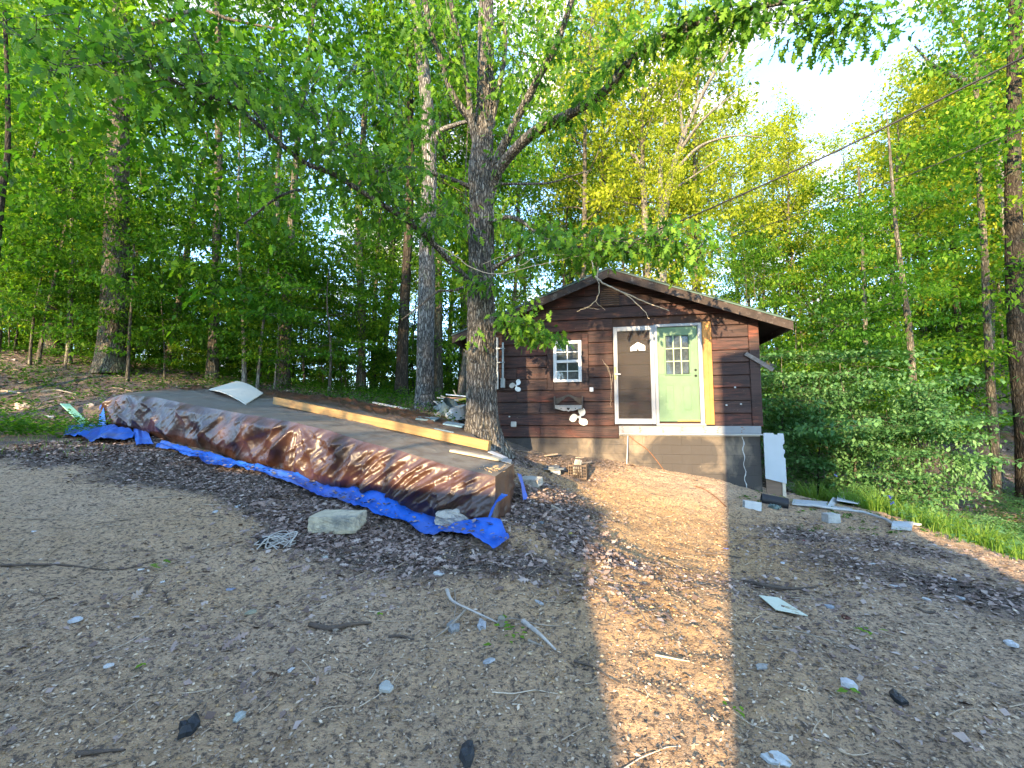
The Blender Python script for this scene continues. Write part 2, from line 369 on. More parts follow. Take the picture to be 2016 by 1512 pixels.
# ---------------------------------------------------------------- cabin (local: x = along the front wall, y = inwards, z = up)
DV = np.array([.97875, -.20505]); NV = np.array([-.20505, -.97875]); P0 = np.array([-1.4, 10.3])
def cab(u, off=0, z=0): q = P0 + DV * u + NV * off; return np.array([q[0], q[1], z])
cabin = empty('cabin', (P0[0], P0[1], 0), math.atan2(DV[1], DV[0]), 'small dark red plank cabin with low gable roof and green door, beside the oak', 'cabin')
DEP = 8.0; U0, U1, UP = .68, 6.69, 3.665; ZE = 3.60; ZP = 4.93
SL = (ZP - ZE) / (UP - .105)
def roofz(u): return ZP - abs(u - UP) * SL
def siding_mat():
    m, t, b = mat('red_brown_siding'); c0 = t.nodes.new('ShaderNodeTexCoord'); r = objrand(t)
    def mpn(s):
        q = t.nodes.new('ShaderNodeMapping'); q.inputs['Scale'].default_value = s
        cmb = t.nodes.new('ShaderNodeCombineXYZ'); t.links.new(math_(t, 'MULTIPLY', r, 37), cmb.inputs[0]); t.links.new(math_(t, 'MULTIPLY', r, 11), cmb.inputs[2])
        t.links.new(cmb.outputs[0], q.inputs['Location']); t.links.new(c0.outputs['Object'], q.inputs['Vector']); return q.outputs[0]
    g = noise(t, mpn((2.2, 8, 38)), 1, 7, .7, .4); g2 = noise(t, mpn((.7, 3, 1.6)), 1, 5, .6, .5); g3 = noise(t, mpn((14, 14, 26)), 1, 5, .7)
    base = mixc(t, r, (.036, .016, .012), (.085, .028, .019))
    red = mixc(t, ramp(t, g2, [(.38, (0, 0, 0)), (.64, (1, 1, 1))]), (.052, .030, .026), base)
    red = mixc(t, ramp(t, g2, [(.58, (0, 0, 0)), (.74, (1, 1, 1))]), red, (.20, .062, .038))
    c = mixc(t, ramp(t, g, [(.40, (1, 1, 1)), (.54, (0, 0, 0))]), red, (.016, .010, .010))
    c = mixc(t, ramp(t, g3, [(.66, (0, 0, 0)), (.76, (1, 1, 1))]), c, (.30, .20, .16))
    t.links.new(c, b.inputs['Base Color']); b.inputs['Roughness'].default_value = .72; b.inputs['Specular IOR Level'].default_value = .3
    bump(t, b, math_(t, 'ADD', g, math_(t, 'MULTIPLY', g3, .5)), .8, .008); return m
SIDING = siding_mat()
FASCIA = plain('dark_fascia', (.035, .025, .02), .8, .5, 9, dirt=(.16, .14, .125), dscale=7, dlo=.56, dhi=.72, bstr=.5)
SOFFIT = plain('dark_soffit', (.035, .024, .02), .85, .4, 6)
ROOFM = plain('green_grey_roofing', (.045, .065, .055), .8, .3, 8, bstr=.4)
WHITEP = plain('weathered_white_paint', (.38, .38, .37), .5, .08, 5, dirt=(.30, .26, .22), dscale=9, dlo=.58, dhi=.75)
VINYL = plain('white_vinyl', (.50, .51, .53), .35, .04, 4, spec=.5, bstr=.03, dirt=(.5, .48, .44), dscale=7, dlo=.6, dhi=.8)
GLASSD = None
def glass_mat(name, col, rough_=.06):
    m, t, b = mat(name); b.inputs['Base Color'].default_value = (*col, 1); b.inputs['Roughness'].default_value = rough_; b.inputs['Specular IOR Level'].default_value = .8
    v = coords(t, 'Object'); bump(t, b, noise(t, v, 6, 3), .08, .02)
    c = ramp(t, noise(t, v, 14, 6, .7), [(.45, col), (.75, tuple(x + .05 for x in col))]); t.links.new(c, b.inputs['Base Color']); return m
GLASSD = glass_mat('dark_window_glass', (.03, .035, .035))
# wall core
mb = MB(); mb.prism([(U0 + .02, 1.3), (U1 - .02, 1.3), (U1 - .02, roofz(U1) - .05), (UP, ZP - .06), (U0 + .02, roofz(U0) - .05)], .03, DEP)
mb.build('wall', plain('wall_sheathing', (.05, .028, .022), .85, .3, 5), cabin)
# front planks: rows clipped by roof, openings and the bottom band
rows = []; z = 1.235; ZB = z
while z < ZP: rows.append((z, min(z + .268, ZP))); z += .268
openings = [(2.26, 3.20, 2.30, 3.60), (3.74, 5.80, 1.3, 3.75)]     # window with casing, doors
pl = 0
for r, (za, zb) in enumerate(rows):
    lim = 0 if zb < roofz(U0) - .1 else max(0, (UP - (zb - .0)) * 0)
    ua, ub = U0, U1 - .17
    spans = [(ua, ub)]
    if r == 0: spans = [(ua, 3.83)]
    elif r == 1: spans = [(ua, 3.74)] + [(5.80, ub)]
    for (a, b_, c, d) in openings:
        if za < d - .08 and zb > c + .08 and r > 0:
            ns = []
            for s0, s1 in spans:
                if s0 < a: ns.append((s0, min(s1, a)))
                if s1 > b_: ns.append((max(s0, b_), s1))
            spans = ns
    # butt joints
    ns = []
    for s0, s1 in spans:
        if s1 - s0 > 2.9 and r % 2 == 0: c = s0 + (s1 - s0) * R_.uniform(.35, .65); ns += [(s0, c), (c, s1)]
        elif r in (3, 5) and s0 < .7 and s1 > 2: ns += [(s0, 1.55), (1.55, s1)]
        else: ns.append((s0, s1))
    for s0, s1 in ns:
        if s1 - s0 < .03: continue
        zt = zb - .006; proud = .028 + R_.uniform(0, .010); sag = R_.uniform(-.006, .006)
        def cl(u, zz): return min(zz, roofz(u) - .04)
        us = sorted(set([s0 + .004, s1 - .004] + [u for u in np.linspace(s0, s1, 5)[1:-1]] + ([UP] if s0 < UP < s1 else [])))
        # clip ends under the roof line
        if za > roofz(s0) - .05: us = [max(u, UP - (ZP - .06 - za) / SL) for u in us]
        if za > roofz(s1) - .05: us = [min(u, UP + (ZP - .06 - za) / SL) for u in us]
        us = sorted(set(us))
        # add kink where the roof line leaves the board's top edge
        for sg in (-1, 1):
            k = UP + sg * (ZP - .04 - zt) / SL
            if us[0] < k < us[-1]: us = sorted(set(us + [k]))
        vs = []; n_ = len(us)
        if n_ < 2: continue
        for u in us:
            t_ = max(cl(u, zt), za + .001); w = R_.uniform(-.002, .002)
            vs += [(u, -proud - .008 + w, za + .014 + sag), (u, -proud * .6 + w, t_), (u, .03, t_), (u, .03, za + .004), (u, -proud + .006, za + .004)]
        fs = []
        for q in range(n_ - 1):
            for e in range(5): fs.append((q * 5 + e, q * 5 + (e + 1) % 5, q * 5 + 5 + (e + 1) % 5, q * 5 + 5 + e))
        fs += [tuple(range(5)), tuple((n_ - 1) * 5 + e for e in (4, 3, 2, 1, 0))]
        MB().add(vs, fs).build('plank', SIDING, cabin); pl += 1
# right and left walls: long planks
for r, (za, zb) in enumerate(rows[:9]):
    if za > roofz(U0) - .1: break
    MB().box(U1 - .02, .14, za + .004, U1 + .012, DEP, min(zb, roofz(U1) - .05) - .006, .004).build('plank', SIDING, cabin)
    MB().box(U0 - .012, .02, za + .004, U0 + .02, DEP, min(zb, roofz(U0) - .05) - .006, .004).build('plank', SIDING, cabin)
# corner boards and window casing
MB().box(U1 - .168, -.052, 1.50, U1 + .03, .14, roofz(U1) - .04, .006).build('corner_board', SIDING, cabin)
MB().box(U0 - .03, -.052, 1.235, U0 - .002, .02, roofz(U0) - .06, .006).build('corner_board', SIDING, cabin)
for (a, b_, c, d) in ((2.262, 2.405, 2.30, 3.598), (3.05, 3.198, 2.30, 3.598), (2.405, 3.05, 3.445, 3.598), (2.405, 3.05, 2.30, 2.488)):
    MB().box(a + .002, -.046, c + .002, b_ - .002, .03, d - .002, .005).build('window_casing', SIDING, cabin)
# window (double hung, white vinyl, 2x2 muntins per sash)
MB().box(2.26 + .15, .02, 2.49, 3.05, .028, 3.44).build('interior_board', plain('room_dark', (.02, .018, .015), .9), cabin)
win = MB()
wx0, wx1, wz0, wz1 = 2.408, 3.046, 2.492, 3.44; fw = .075
win.box(wx0, -.075, wz0, wx0 + fw, .01, wz1, .006); win.box(wx1 - fw, -.075, wz0, wx1, .01, wz1, .006)
win.box(wx0 + fw, -.075, wz1 - fw, wx1 - fw, .01, wz1, .006); win.box(wx0 + fw, -.075, wz0, wx1 - fw, .01, wz0 + .06, .006)
wn = win.build('window', VINYL, cabin)
zm = (wz0 + wz1) / 2
MB().box(wx0 + fw, -.062, zm - .035, wx1 - fw, -.01, zm + .03, .005).build('meeting_rail', VINYL, wn)
for k, (za, zb, yy) in enumerate(((wz0 + .06, zm - .035, -.028), (zm + .03, wz1 - fw, -.04))):
    xm = (wx0 + wx1) / 2; zc = (za + zb) / 2
    MB().box(xm - .010, yy - .012, za, xm + .010, yy, zb).build('muntin', VINYL, wn)
    MB().box(wx0 + fw, yy - .010, zc - .010, wx1 - fw, yy - .001, zc + .010).build('muntin', VINYL, wn)
    for (pa, pb_) in ((wx0 + fw, xm - .010), (xm + .010, wx1 - fw)):
        for (qa, qb) in ((za, zc - .010), (zc + .010, zb)):
            MB().box(pa, yy - .004 + .006, qa, pb_, yy + .006, qb).build('pane', GLASSD, wn)
BLIND = plain('pale_blind', (.42, .44, .38), .7, .2, 30)
bl = MB()
for k in range(16): bl.box(wx0 + fw + .01, -.018 + .012, zm + .05 + k * .022, wx1 - fw - .01, .004 + .012, zm + .064 + k * .022)
bl.build('blind', BLIND, wn)
# storm door (white frame, dark mesh screen), swung flat against the wall
storm_m = plain('storm_door_paint', (.235, .25, .275), .45, .12, 4, dirt=(.36, .29, .2), dscale=6, dlo=.58, dhi=.76)
sd = MB(); a, b_, c, d = 3.75, 4.61, 1.545, 3.69; f = .085
sd.box(a, -.135, c, a + f, -.095, d, .006); sd.box(b_ - f, -.135, c, b_, -.095, d, .006); sd.box(a + f, -.135, d - .10, b_ - f, -.095, d, .006); sd.box(a + f, -.135, c, b_ - f, -.095, c + .12, .006)
stormd = sd.build('storm_door', storm_m, cabin)
stormd['label'] = 'white framed storm door with torn dark insect screen'
def screen_mat():
    m = bpy.data.materials.new('insect_screen'); m.use_nodes = True; t = m.node_tree; b = t.nodes['Principled BSDF']; o = t.nodes['Material Output']
    b.inputs['Base Color'].default_value = (.025, .022, .02, 1); b.inputs['Roughness'].default_value = .7
    tr = t.nodes.new('ShaderNodeBsdfTransparent'); ms = t.nodes.new('ShaderNodeMixShader'); ms.inputs[0].default_value = .36
    t.links.new(tr.outputs[0], ms.inputs[1]); t.links.new(b.outputs[0], ms.inputs[2]); t.links.new(ms.outputs[0], o.inputs['Surface']); return m
MB().box(a + f, -.118, c + .12, b_ - f, -.114, d - .10).build('screen', screen_mat(), stormd)
BRASS = plain('old_brass', (.30, .24, .08), .4, .3, 30, metal=.8)
MB().box(a + .012, -.150, 2.52, a + .045, -.136, 2.80, .003).build('latch_plate', BRASS, stormd)
mb = MB(); mb.box(a + .022, -.180, 2.62, a + .036, -.150, 2.65, .002); mb.box(a + .022, -.178, 2.62, a + .14, -.168, 2.645, .003); mb.build('handle', VINYL, stormd)
# wall behind the screen: planks again
for r in range(8):
    za = 1.51 + r * .268; zb = min(za + .262, 3.62)
    if zb > za: MB().box(3.745, -.03, za, 4.60, .03, zb, .006).build('plank', SIDING, cabin)
pp = MB(); pp.add([(4.11, -.142, 3.22), (4.27, -.145, 3.33), (4.42, -.142, 3.25), (4.42, -.143, 3.14), (4.29, -.143, 3.15), (4.265, -.146, 3.20), (4.24, -.143, 3.15), (4.11, -.142, 3.14)], [(0, 1, 5, 6, 7), (1, 2, 3, 4, 5)])
PAPER = plain('white_paper', (.78, .80, .84), .7, .05, 8)
pap = pp.build('paper_notice', PAPER, None); pap.location = cabin.location; pap.rotation_euler = cabin.rotation_euler
pap.modifiers.new('thick', 'SOLIDIFY').thickness = .002
tag(pap, 'crumpled white paper notice hanging on the storm door screen', 'paper')
# green entry door
GREEN = plain('sage_green_paint', (.080, .150, .080), .45, .16, 2.5, spec=.4, bstr=.08, dirt=(.14, .22, .13), dscale=5, dlo=.62, dhi=.74)
a, b_, c, d = 4.685, 5.515, 1.60, 3.655
dr = MB()
gx0, gx1, gz0, gz1 = 4.86, 5.33, 2.62, 3.46   # glazed opening
dr.box(a, -.045, c, b_, -.005, gz0, .004); dr.box(a, -.045, gz1, b_, -.005, d, .004); dr.box(a, -.045, gz0, gx0, -.005, gz1); dr.box(gx1, -.045, gz0, b_, -.005, gz1)
door = dr.build('door', GREEN, cabin); door['label'] = 'faded green entry door with nine small panes'
mb = MB()
for (p, q, r0, r1) in ((gx0 - .03, gx1 + .03, gz1, gz1 + .03), (gx0 - .03, gx1 + .03, gz0 - .03, gz0), (gx0 - .03, gx0, gz0, gz1), (gx1, gx1 + .03, gz0, gz1)): mb.box(p, -.062, r0, q, -.0455, r1, .004)
mb.build('glazing_frame', GREEN, door)
GREENL = plain('pale_green_muntin', (.32, .40, .24), .5, .1, 12)
for k in (1, 2):
    xx = gx0 + (gx1 - gx0) * k / 3; MB().box(xx - .010, -.056, gz0, xx + .010, -.03, gz1).build('muntin', GREENL, door)
    zz = gz0 + (gz1 - gz0) * k / 3; MB().box(gx0, -.053, zz - .010, gx1, -.031, zz + .010).build('muntin', GREENL, door)
for i_ in range(3):
    for k in range(3):
        x0 = gx0 + (gx1 - gx0) * i_ / 3 + .010; x1 = gx0 + (gx1 - gx0) * (i_ + 1) / 3 - .010; z0 = gz0 + (gz1 - gz0) * k / 3 + .010; z1 = gz0 + (gz1 - gz0) * (k + 1) / 3 - .010
        MB().box(x0, -.040, z0, x1, -.036, z1).build('pane', GLASSD, door)
for (p, q) in ((4.80, 5.04), (5.15, 5.39)):       # raised lower panels
    mb = MB(); z0, z1 = 1.80, 2.42
    mb.box(p, -.050, z0, q, -.0455, z0 + .018); mb.box(p, -.050, z1 - .018, q, -.0455, z1); mb.box(p, -.050, z0 + .018, p + .018, -.0455, z1 - .018); mb.box(q - .018, -.050, z0 + .018, q, -.0455, z1 - .018)
    mb.box(p + .045, -.053, z0 + .045, q - .045, -.0455, z1 - .045, .004); mb.build('door_panel', GREEN, door)
BLACK = plain('black_void', (.006, .006, .006), .9, 0, 3, bstr=0)
for zz in (2.575, 2.70):
    th = np.linspace(0, 2 * math.pi, 13)[:-1]; MB().prism([(5.455 + .026 * math.cos(q), zz + .026 * math.sin(q)) for q in th], -.048, -.0452).build('lock_hole', BLACK, door)
MB().box(5.06, -.047, 1.602, b_, -.0452, 1.63).build('worn_edge', plain('worn_wood', (.42, .24, .08), .8), door)
# door frame (white) and raw pine stud
fr = MB(); fr.box(4.615, -.085, 1.56, 4.683, .02, 3.72, .004); fr.box(5.517, -.085, 1.56, 5.60, .02, 3.72, .004); fr.box(4.683, -.085, 3.66, 5.517, .02, 3.72, .004)
fr.build('door_frame', storm_m, cabin)
MB().box(4.62, -.10, 1.515, 5.62, -.003, 1.558, .004).build('door_sill', storm_m, cabin)
def pine(name, col):
    m, t, b = mat(name); v = coords(t, 'Object', (3, 3, 3)); w = t.nodes.new('ShaderNodeTexNoise'); w.inputs['Scale'].default_value = 3; w.inputs['Detail'].default_value = 6
    c0 = coords(t, 'Object', (1.2, 30, 30)); g = noise(t, c0, 1, 6, .65, .3); k = noise(t, coords(t, 'Object', (2.5, 5, 5)), 1, 3)
    c = mixc(t, ramp(t, g, [(.35, (0, 0, 0)), (.65, (1, 1, 1))]), tuple(x * .62 for x in col), col); c = mixc(t, ramp(t, k, [(.66, (0, 0, 0)), (.74, (1, 1, 1))]), c, tuple(x * .35 for x in col))
    t.links.new(c, b.inputs['Base Color']); b.inputs['Roughness'].default_value = .7; bump(t, b, g, .4, .004); return m
PINE = pine('raw_pine', (.34, .20, .065))
PINEV = plain('raw_pine_upright', (.34, .16, .045), .7, .35, 5, bstr=.3, dirt=(.2, .11, .05), dscale=8, dlo=.68, dhi=.78)
MB().box(5.604, -.105, 1.535, 5.70, .02, 3.735, .004).build('door_stud', PINEV, cabin)
MB().box(5.703, -.088, 1.535, 5.785, .02, 3.735, .004).build('door_stud', PINEV, cabin)
# pale band board under the doors with rust fixings
BAND = plain('pale_band_board', (.18, .195, .21), .6, .15, 3, dirt=(.25, .2, .16), dscale=6, dlo=.6, dhi=.8)
MB().box(3.835, -.07, 1.345, U1 - .02, .01, 1.508, .004).build('band_board', BAND, cabin)
RUST = plain('rust', (.17, .08, .04), .9, .5, 40)
for u_ in (3.90, 4.26, 4.72, 5.10, 5.56, 5.84, 6.3):
    mb = MB()
    for q in range(4): uu = u_ + R_.uniform(-.02, .02); zz = 1.37 + q * .035; mb.box(uu, -.0735, zz, uu + R_.uniform(.015, .05), -.0705, zz + R_.uniform(.006, .02))
    mb.build('rust_mark', RUST, cabin)
MB().box(3.835, -.11, 1.322, U1, .05, 1.342, .003).build('ledge_strip', WHITEP, cabin)
# roof: two slabs, barge boards, drip edge, soffit
for sg in (-1, 1):
    e = UP + sg * 3.58; zE = roofz(e)
    P = [(UP, ZP + .0), (e, zE), (e, zE + .045), (UP, ZP + .045)]
    mb = MB(); mb.prism([(q[0], q[1] + .004) for q in P], -.36, DEP + .3); mb.build('roof', ROOFM, cabin)
    # shingle courses on the slope
    nvec = np.array([sg * SL, 1.]) / math.hypot(1, SL); tv = np.array([sg, -SL]) / math.hypot(1, SL)
    for k in range(18):
        p0 = np.array([UP, ZP + .052]) + tv * (.02 + k * .2); p1 = p0 + tv * .21; q0 = p0 + nvec * .002; q1 = p1 + nvec * .012
        MB().prism([tuple(p0), tuple(p1), tuple(q1), tuple(q0)], -.375, DEP + .31).build('shingle_course', ROOFM, cabin)
    w = .175; mb = MB(); mb.prism([(UP + sg * .001, ZP - w), (e, zE - w), (e, zE), (UP + sg * .001, ZP)], -.36 - .03, -.361); mb.build('barge_board', FASCIA, cabin)
    MB().prism([(UP, ZP + .003), (e + sg * .02, zE - SL * .02 + .003), (e + sg * .02, zE - SL * .02 + .035), (UP, ZP + .028)], -.405, -.376 - .001).build('drip_edge', plain('drip_edge_metal', (.05, .09, .07), .5, .2, 9), cabin)
    MB().prism([(UP, ZP - .03), (e, zE - .03), (e, zE - .005), (UP, ZP - .005)], -.359, DEP + .25).build('soffit', SOFFIT, cabin)
    MB().box(min(e, e - sg * .03), -.36, zE - .15, max(e, e - sg * .03), DEP + .25, zE - .008).build('eave_board', FASCIA, cabin)
# gable vent with slats
mb = MB(); vc = 3.69; oc = [(vc - .20, 4.20), (vc + .20, 4.20), (vc + .24, 4.30), (vc + .20, 4.52), (vc + .10, 4.62), (vc - .10, 4.62), (vc - .20, 4.52), (vc - .24, 4.30)]
vent = mb.prism(oc, -.048, -.036).build('gable_vent', SOFFIT, cabin)
VSL = plain('vent_slat', (.13, .085, .06), .8, .3, 10)
for k in range(8):
    z0 = 4.225 + k * .05; hw = .205 if z0 < 4.5 else .205 - (z0 - 4.5) * 1.0
    M = Matrix.Translation((vc, -.055, z0)) @ Matrix.Rotation(math.radians(-35), 4, 'X'); MB().box(-hw, -.018, -.004, hw, .018, .004, 0, M).build('slat', VSL, vent)
# foundation: painted block courses
def found_mat():
    m, t, b = mat('painted_block'); v = coords(t, 'Object'); n1 = noise(t, v, 1.1, 5, .6, .5); n2 = noise(t, v, 7, 6, .7); n3 = noise(t, coords(t, 'Object', (1, 1, .5)), 2.6, 5, .65, .8)
    c = mixc(t, ramp(t, n1, [(.47, (0, 0, 0)), (.68, (1, 1, 1))]), (.040, .035, .031), (.21, .165, .115))
    c = mixc(t, ramp(t, n3, [(.5, (0, 0, 0)), (.7, (1, 1, 1))]), c, (.045, .041, .038)); c = mixc(t, ramp(t, n2, [(.66, (0, 0, 0)), (.76, (1, 1, 1))]), c, (.20, .17, .13))
    t.links.new(c, b.inputs['Base Color']); b.inputs['Roughness'].default_value = .85; bump(t, b, n2, .5, .01); return m
FOUND = found_mat()
fo = MB().box(U0 + .06, .035, -1.2, U1 - .04, DEP - .05, 1.30).build('foundation', FOUND, cabin)
for r in range(8):
    z1 = 1.30 - r * .2; z0 = z1 - .196; u = U0 + .05 - (.2 if r % 2 else 0)
    if r == 0: pass
    while u < U1 - .05:
        ua, ub = max(u, U0 + .05), min(u + .396, U1 - .03)
        hi = 1.23 if r == 0 and ua < 3.8 else z1
        gz = g1(*cab((ua + ub) / 2)[:2])
        if ub - ua > .04 and z1 > gz - .05 and hi - z0 > .03: MB().box(ua, .0 + R_.uniform(0, .0015), z0 - .003, ub + .003, .0345, hi - .001, .0015).build('block', FOUND, fo)
        u += .4
MB().box(3.84, -.02, 1.296, U1 - .03, .0, 1.318).build('ledge_strip', WHITEP, cabin)
# white mortar crack
vs = []
for k in range(30):
    zz = .20 + k * .0375; uu = 6.35 + .016 * math.sin(k * .8) + R_.uniform(-.004, .004) - .0006 * k; w = R_.uniform(.005, .012); vs += [(uu - w, -.004, zz), (uu + w, -.006, zz)]
mb = MB().add(vs, [(2 * k, 2 * k + 1, 2 * k + 3, 2 * k + 2) for k in range(29)])
mb.build('caulk_seam', WHITEP, fo)
# diagonal board on the corner
def between(p, q, w, h, name, m_, parent=None, twist=0, bev=.004):
    p = Vector(p); q = Vector(q); d = q - p; L = d.length
    M = Matrix.Translation(p) @ d.to_track_quat('X', 'Z').to_matrix().to_4x4() @ Matrix.Rotation(twist, 4, 'X')
    o = MB().box(0, -w / 2, -h / 2, L, w / 2, h / 2, bev).build(name, m_, parent); o.matrix_local = M; return o
GREYW = plain('grey_weathered_wood', (.15, .13, .12), .85, .4, 12, bstr=.4)
between((6.44, -.078, 3.02), (6.95, -.078, 2.66), .02, .085, 'loose_board', GREYW, cabin)
for (u_, z_) in ((6.20, 2.30), (6.02, 1.93), (6.30, 1.95), (1.20, 2.85), (1.36, 1.70)):
    MB().box(u_, -.048, z_, u_ + .035, -.04, z_ + .03).build('paint_fleck', WHITEP, cabin)
# small boxes on the wall, pipe, cable
def onwall(o): o.location = cabin.location; o.rotation_euler = cabin.rotation_euler; return o
tag(onwall(MB().box(3.215, -.10, 2.26, 3.30, -.042, 2.36, .01).build('junction_box', VINYL)), 'small white outlet box on the wall between window and storm door', 'outlet box')
mb = MB().box(1.42, -.09, 1.475, 1.545, -.042, 1.60, .012)
for k in range(4): mb.box(1.435 + k * .027, -.094, 1.50, 1.450 + k * .027, -.0905, 1.58)
tag(onwall(mb.build('outlet_cover', plain('grey_plastic', (.42, .40, .36), .5))), 'small grey louvred cover low on the wall near the oak', 'vent cover')
METAL = plain('grey_painted_metal', (.26, .29, .31), .4, .1, 5, metal=.2)
me_ = empty('electric_meter', cab(1.15, 0, 2.35), math.atan2(DV[1], DV[0]), 'grey electric meter box and conduit on the wall beside the oak trunk', 'electric meter')
MB().box(-.20, -.14, .0, -.02, -.045, .42, .012).build('meter_box', METAL, me_); MB().box(.03, -.12, .03, .13, -.045, .26, .01).build('breaker_box', METAL, me_)
MB().tube([(.08, -.08, .26), (.08, -.08, 1.1)], .025, 8).build('conduit', METAL, me_, smooth=True); MB().tube([(-.06, -.08, .42), (-.06, -.08, 1.22)], .03, 8).build('conduit', METAL, me_, smooth=True)
for zz in (.62, .95): MB().box(-.11, -.115, zz, .12, -.046, zz + .02).build('clamp', METAL, me_)
th = np.linspace(0, 2 * math.pi, 17)[:-1]; MB().prism([(-.11 + .07 * math.cos(q), .25 + .07 * math.sin(q)) for q in th], -.19, -.141).build('meter_dial', GLASSD, me_)
# fan blades hung on the wall
FANM = plain('cream_plastic', (.62, .60, .53), .45, .1, 9)
def fan(u, z, r, ph, label, colm):
    o = empty('fan_blade', cab(u, .07, z), math.atan2(DV[1], DV[0]), label, 'fan blade', 'old fan blades hung on the cabin wall')
    th = np.linspace(0, 2 * math.pi, 13)[:-1]; MB().prism([(r * .14 * math.cos(q), r * .14 * math.sin(q)) for q in th], -.03, .012).build('hub', colm, o)
    for k in range(3):
        A = ph + k * 2 * math.pi / 3; n_ = 9; vs = []
        for side in (0, 1):
            for q in range(n_):
                s = q / (n_ - 1); rr = r * (.06 + .94 * s)
                wd = (.16 + 1.12 * math.sin(math.pi * min(1, s * .98) ** .8)) * (1 if side == 0 else -.75)
                if q == n_ - 1: wd *= .15
                an = A + .5 * (s ** 1.2) + wd * .62
                vs.append((rr * math.cos(an), -.012 + (.022 if side == 0 else -.016) * math.sin(math.pi * s), rr * math.sin(an)))
        fs = [(q, q + 1, n_ + q + 1, n_ + q) for q in range(n_ - 1)]
        bo = MB().add(vs, fs).build('blade', colm, o); sm = bo.modifiers.new('t', 'SOLIDIFY'); sm.thickness = .006
fan(1.545, 2.43, .165, .6, 'smaller white three blade fan rotor on the wall beside the oak trunk', plain('pale_metal', (.55, .56, .56), .4, .15, 9, metal=.3))
fan(2.985, 1.70, .235, .8, 'larger cream three blade fan rotor below the wall shelf', FANM)
# little wooden wall shelf with arch and heart cut-out
sh = empty('wall_shelf', cab(2.745, .045, 1.83), math.atan2(DV[1], DV[0]), 'small wooden wall shelf with arched top and heart cut-out below the window', 'shelf')
DKW = plain('dark_shelf_wood', (.07, .055, .045), .7, .4, 15); GRW = plain('grey_shelf_wood', (.26, .25, .24), .7, .2, 15)
for s in (-1, 1): MB().box(s * .31 - .012, -.14, .04, s * .31 + .012, 0, .34, .004).build('side', DKW, sh)
MB().box(-.298, -.14, .115, .298, 0, .135, .003).build('shelf_board', GRW, sh)
ar = []; ai = []
for k in range(13):
    x = -.298 + .596 * k / 12; zt = .30 + .08 * math.exp(-(x / .14) ** 2) - .0 ; zi = .265 + .10 * math.exp(-(x / .15) ** 2) - .10 * (abs(x) / .3) ** 1.5
    ar.append((x, zt)); ai.append((x, zi - .03))
MB().add([(x, -.02, z) for x, z in ar] + [(x, -.02, z) for x, z in ai] + [(x, -.004, z) for x, z in ar] + [(x, -.004, z) for x, z in ai],
         [(k, k + 1, 14 + k, 13 + k) for k in range(12)] + [(26 + k, 39 + k, 40 + k, 27 + k) for k in range(12)] + [(k, 26 + k, 27 + k, k + 1) for k in range(12)] + [(13 + k, 14 + k, 40 + k, 39 + k) for k in range(12)]).build('arch', DKW, sh)
ap = [(-.298, .112), (.298, .112), (.29, .06), (.18, .03), (.10, .005), (.05, .015), (0, -.01), (-.05, .015), (-.10, .005), (-.18, .03), (-.29, .06)]
MB().prism(ap, -.132, -.118).build('apron', GRW, sh)
ht = [(16 * math.sin(q) ** 3 * .0022, .055 + (13 * math.cos(q) - 5 * math.cos(2 * q) - 2 * math.cos(3 * q) - math.cos(4 * q)) * .0022) for q in np.linspace(0, 2 * math.pi, 17)[:-1]]
MB().prism(ht, -.1335, -.1322).build('heart', BLACK, sh)
for s in (-1, 1): MB().prism([(s * .16 + .012 * math.cos(q), .06 + .012 * math.sin(q)) for q in np.linspace(0, 2 * math.pi, 9)[:-1]], -.1335, -.1322).build('round_hole', BLACK, sh)
# pipe leaning and rusty cable along foundation
tag(MB().tube([cab(4.02, .06, 1.29), cab(3.97, .12, .50)], .014, 8).build('metal_pipe', METAL, smooth=True), 'thin grey pipe leaning upright against the foundation wall', 'pipe')
cb = spline([cab(4.05, .04, 1.29), cab(4.2, .06, 1.16), cab(4.42, .05, 1.0), cab(4.62, .06, .75), cab(4.85, .08, .42), cab(4.98, .15, .30), GP(1375, 962) + [0, 0, .03], GP(1400, 975) + [0, 0, .03], GP(1430, 1000) + [0, 0, .02]], 6)
tag(MB().tube(cb, .010, 6).build('rusty_cable', RUST, smooth=True), 'rust red cable hanging down the foundation wall onto the soil', 'cable')
# panels leaning at the right corner of the cabin
z0 = g1(*cab(6.85, .05)[:2])
prof = [(6.70, .45), (7.08, .36), (7.08, .86), (7.055, .88), (7.05, .93), (7.075, .97), (7.08, 1.02), (7.05, 1.06), (7.045, 1.13), (7.08, 1.17), (7.07, 1.36), (6.97, 1.365), (6.955, 1.335), (6.90, 1.335), (6.88, 1.37), (6.70, 1.37)]
pn = onwall(MB().prism(prof, -.09, -.068).build('panel_board', plain('white_panel', (.34, .38, .41), .45, .05, 3)))
tag(pn, 'white board with notched edges leaning at the right corner of the cabin', 'board')
PLY = pine('plywood', (.16, .10, .065))
tag(onwall(MB().box(6.72, -.05, -.12, 7.0, -.03, .93, .003).build('plywood_sheet', PLY)), 'dark brown plywood sheet standing behind the white board at the cabin corner', 'plywood')
tag(onwall(MB().box(7.01, -.06, -.16, 7.075, -.02, .55, .004).build('timber_strip', plain('pale_strip', (.42, .36, .28), .7))), 'short upright timber strip on the edge of the plywood', 'timber')

